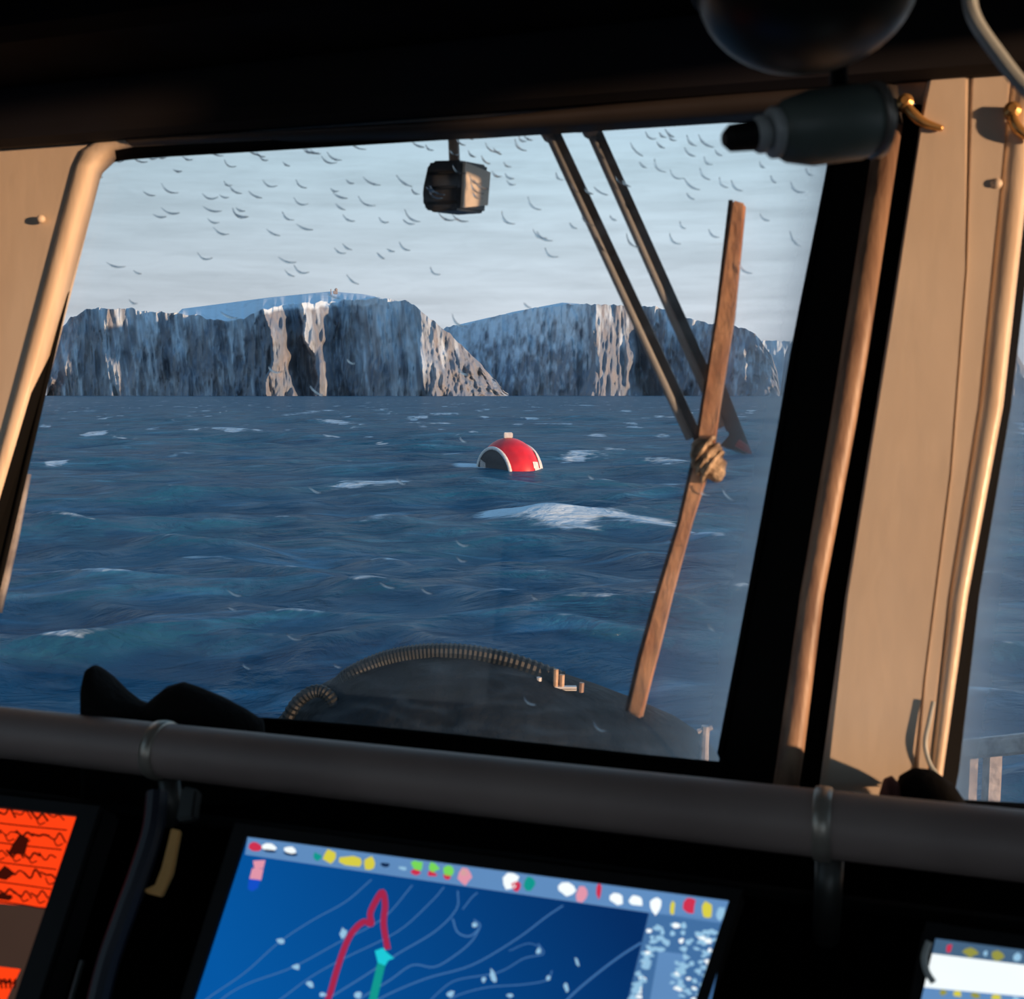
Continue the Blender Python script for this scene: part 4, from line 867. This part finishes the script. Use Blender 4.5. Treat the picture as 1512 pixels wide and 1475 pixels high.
# red-lit display at the left
c2 = [(-190, 1172), (117, 1206), (8, 1530), (-230, 1530)]
rd_ = monitor(c2, [(-16, -20), (34, -14), (30, 22), (-22, 18)], 0.03, 'red-lit display with rows of dark lettering at the left edge', 'red_display')
bm = bmesh.new(); flat(bm, c2, 0.0); tag(obj('display', bm, E['ash'], rd_), 'dim brown display ground')
bm = bmesh.new(); flat(bm, [(-190, 1174), (116, 1207), (82, 1341), (-190, 1318)], 0.0004); flat(bm, [(-190, 1405), (31, 1431), (10, 1476), (2, 1520), (-190, 1500)], 0.0004); tag(obj('lit_area', bm, E['ember'], rd_), 'glowing red-orange field')
rk = random.Random(8)
bm = bmesh.new()
for row in range(5):
    y0 = 1194 + row * 29
    for k in range(-6, 6):
        x0 = k * 24 + 6 - row * 6 + (row % 2) * 8
        if x0 > 92 - row * 7: continue
        yy = y0 + x0 * 0.10
        w = 20; pts = [(x0 - 8, yy + rk.uniform(-2, 4)), (x0 + 2, yy + rk.uniform(4, 12)), (x0 + 9, yy + rk.uniform(-2, 5)), (x0 + w - 2, yy + rk.uniform(6, 14))]
        ribbon(bm, pts, rk.uniform(2.0, 3.6), 0.0008)
        if rk.random() < .6: ribbon(bm, [(x0, yy + 8), (x0 + 5, yy + 18), (x0 + 14, yy + 15)], 2.2, 0.0009)
    ribbon(bm, [(-180, y0 + 24 - 18), (-60, y0 + 20 - 6), (20, y0 + 24), (100 - row * 8, y0 + 24 + 8)], 2.2, 0.0007)
for p in ([(30, 1232), (44, 1238), (38, 1262), (12, 1262), (20, 1246)], [(8, 1278), (24, 1290), (10, 1300), (-10, 1296)], [(-20, 1316), (20, 1322), (16, 1330), (-20, 1326)]): flat(bm, p, 0.0010)
for k in range(4): ribbon(bm, [(-20 + 10 * k, 1440 + 3 * k), (-10 + 10 * k, 1452), (0 + 8 * k, 1446), (4 + 6 * k, 1460)], 3, 0.0008)
tag(obj('lettering', bm, E['ember_ink'], rd_), 'dark smeared lettering')

# bright screen at the right
c3 = [(1381, 1386), (1640, 1420), (1590, 1600), (1338, 1570)]
bs = monitor(c3, [(-14, -24), (20, -16), (14, 22), (-16, 18)], 0.03, 'bright white screen with coloured toolbar in the lower right corner', 'echo_sounder')
bm = bmesh.new(); flat(bm, c3, 0.0); tag(obj('display', bm, E['white'], bs), 'glaring white display')
bm = bmesh.new(); flat(bm, [(1381, 1386), (1640, 1420), (1636, 1440), (1376, 1408)], 0.0005); tag(obj('toolbar', bm, E['slate'], bs), 'slate toolbar')
bm = bmesh.new(); flat(bm, [(1364, 1458), (1630, 1482), (1618, 1512), (1350, 1490)], 0.0005); tag(obj('lower_toolbar', bm, E['bar'], bs), 'pale lower toolbar')
for x, y, w, h, k in ((1401, 1401, 9, 15, 'red'), (1433, 1407, 22, 14, 'olive'), (1472, 1412, 20, 14, 'olive'), (1502, 1414, 14, 14, 'pale'), (1455, 1408, 7, 10, 'pale'), (1392, 1466, 12, 8, 'olive'), (1414, 1468, 12, 8, 'yellow'), (1440, 1470, 14, 8, 'olive'), (1470, 1473, 16, 8, 'yellow'), (1500, 1475, 12, 8, 'pale')):
    bm = bmesh.new(); blob(bm, x, y, w, h, 0.0009, .1, rr, 8); obj('icon', bm, E[k], bs)
bm = bmesh.new(); tube(bm, spline([S.at(*p, 0.004) for p in ((1371, 1392), (1364, 1415), (1368, 1436), (1378, 1452))], 5), 0.0022, 8); tag(obj('bezel_edge', bm, M['pale'], bs), 'pale rounded bezel edge')

# ------------------------------------------------------------------ things on the ledge and hanging from the rail
def lump(name, outline, y, thick, m, label, cat, parent=None):
    c = [at_y(a, b, y) for a, b in outline]; n = len(c); ctr = sum(c, Vector()) / n
    bm = bmesh.new(); layers = []
    for k in range(-4, 5):
        t = k / 4; sc = 1 - 0.55 * (abs(t) ** 2.2) * 0.35
        low = min(p.z for p in c)
        layers.append([bm.verts.new(Vector((ctr.x + (p.x - ctr.x) * sc, y + 0.0 + t * thick, low + (p.z - low) * sc))) for p in c])
    for i in range(len(layers) - 1):
        for j in range(n): bm.faces.new((layers[i][j], layers[i][(j + 1) % n], layers[i + 1][(j + 1) % n], layers[i + 1][j]))
    bm.faces.new(layers[0]); bm.faces.new(layers[-1][::-1])
    return tag(obj(name, bm, m, parent, True), label, cat)
base_z = LEDGE + 0.001
def py_of(z, y): return CY - F * ((Vector((0, y, z)) - EYE).dot(UP)) / ((Vector((0, y, z)) - EYE).dot(FWD))
yb = 1.10; pb = py_of(base_z, yb)
lump('crumpled_cap', [(124, pb), (123, 1010), (128, 988), (136, 983), (146, 990), (170, 1014), (196, 1034), (214, 1041), (226, 1030), (246, 1014), (268, 1008), (292, 1016), (326, 1030), (360, 1048), (388, 1066), (400, pb)], yb, 0.035, M['cloth'], 'black crumpled cap with one pointed corner on the window ledge', 'cap')
yk = 0.935; pk = py_of(base_z, yk)
bundle = lump('cloth_bundle', [(1327, pk), (1326, 1165), (1333, 1146), (1352, 1135), (1380, 1138), (1406, 1156), (1424, 1182), (1430, pk)], yk, 0.022, M['cloth'], 'black cloth bundle with a dull red edge behind the rail, below the post', 'cloth')
red = lump('red_edge', [(1304, pk), (1303, 1168), (1308, 1150), (1318, 1146), (1327, 1156), (1330, pk)], yk, 0.014, mat('dull_red', (0.16, 0.05, 0.04), 0.8), None, None, bundle)
bm = bmesh.new(); tube(bm, spline([W.at(*p, -0.014) for p in ((1376, 1034), (1370, 1062), (1364, 1094), (1370, 1122), (1382, 1142))], 6), 0.0022, 8); tag(obj('clip_wire', bm, M['pale']), 'thin pale wire clip at the foot of the right window frame', 'wire')
hk = S.shifted(0.02)
st_ = thing('hanging_strap', hk.at(262, 1225), 'ochre strap hanging below the rail, left of the chart screen', 'strap')
bm = bmesh.new(); prism(bm, [hk.at(*p) for p in ((252, 1222), (266, 1226), (254, 1290), (238, 1324), (214, 1318), (212, 1312), (230, 1308), (240, 1282))], -NS * 0.004); bevel(bm, 0.001); obj('webbing', bm, M['ochre'], st_)
bm = bmesh.new(); prism(bm, [hk.at(*p) for p in ((268, 1160), (290, 1164), (284, 1208), (258, 1212))], -NS * 0.012); bevel(bm, 0.002); tag(obj('buckle', bm, M['steel'], st_), 'dark grey buckle')
bm = bmesh.new(); tube(bm, spline([hk.at(*p) for p in ((232, 1170), (226, 1225), (206, 1290), (186, 1345), (160, 1420), (140, 1500))], 8), 0.009, 10); tag(obj('helm_cable', bm, M['bluecable']), 'blue-black cable running down between red display and chart screen', 'cable')
bm = bmesh.new(); tube(bm, spline([hk.at(*p) for p in ((122, 1418), (114, 1445), (104, 1480), (96, 1520))], 6), 0.0022, 8); tag(obj('thin_wire', bm, M['steel']), 'thin grey wire at the bottom edge beside the red display', 'wire')
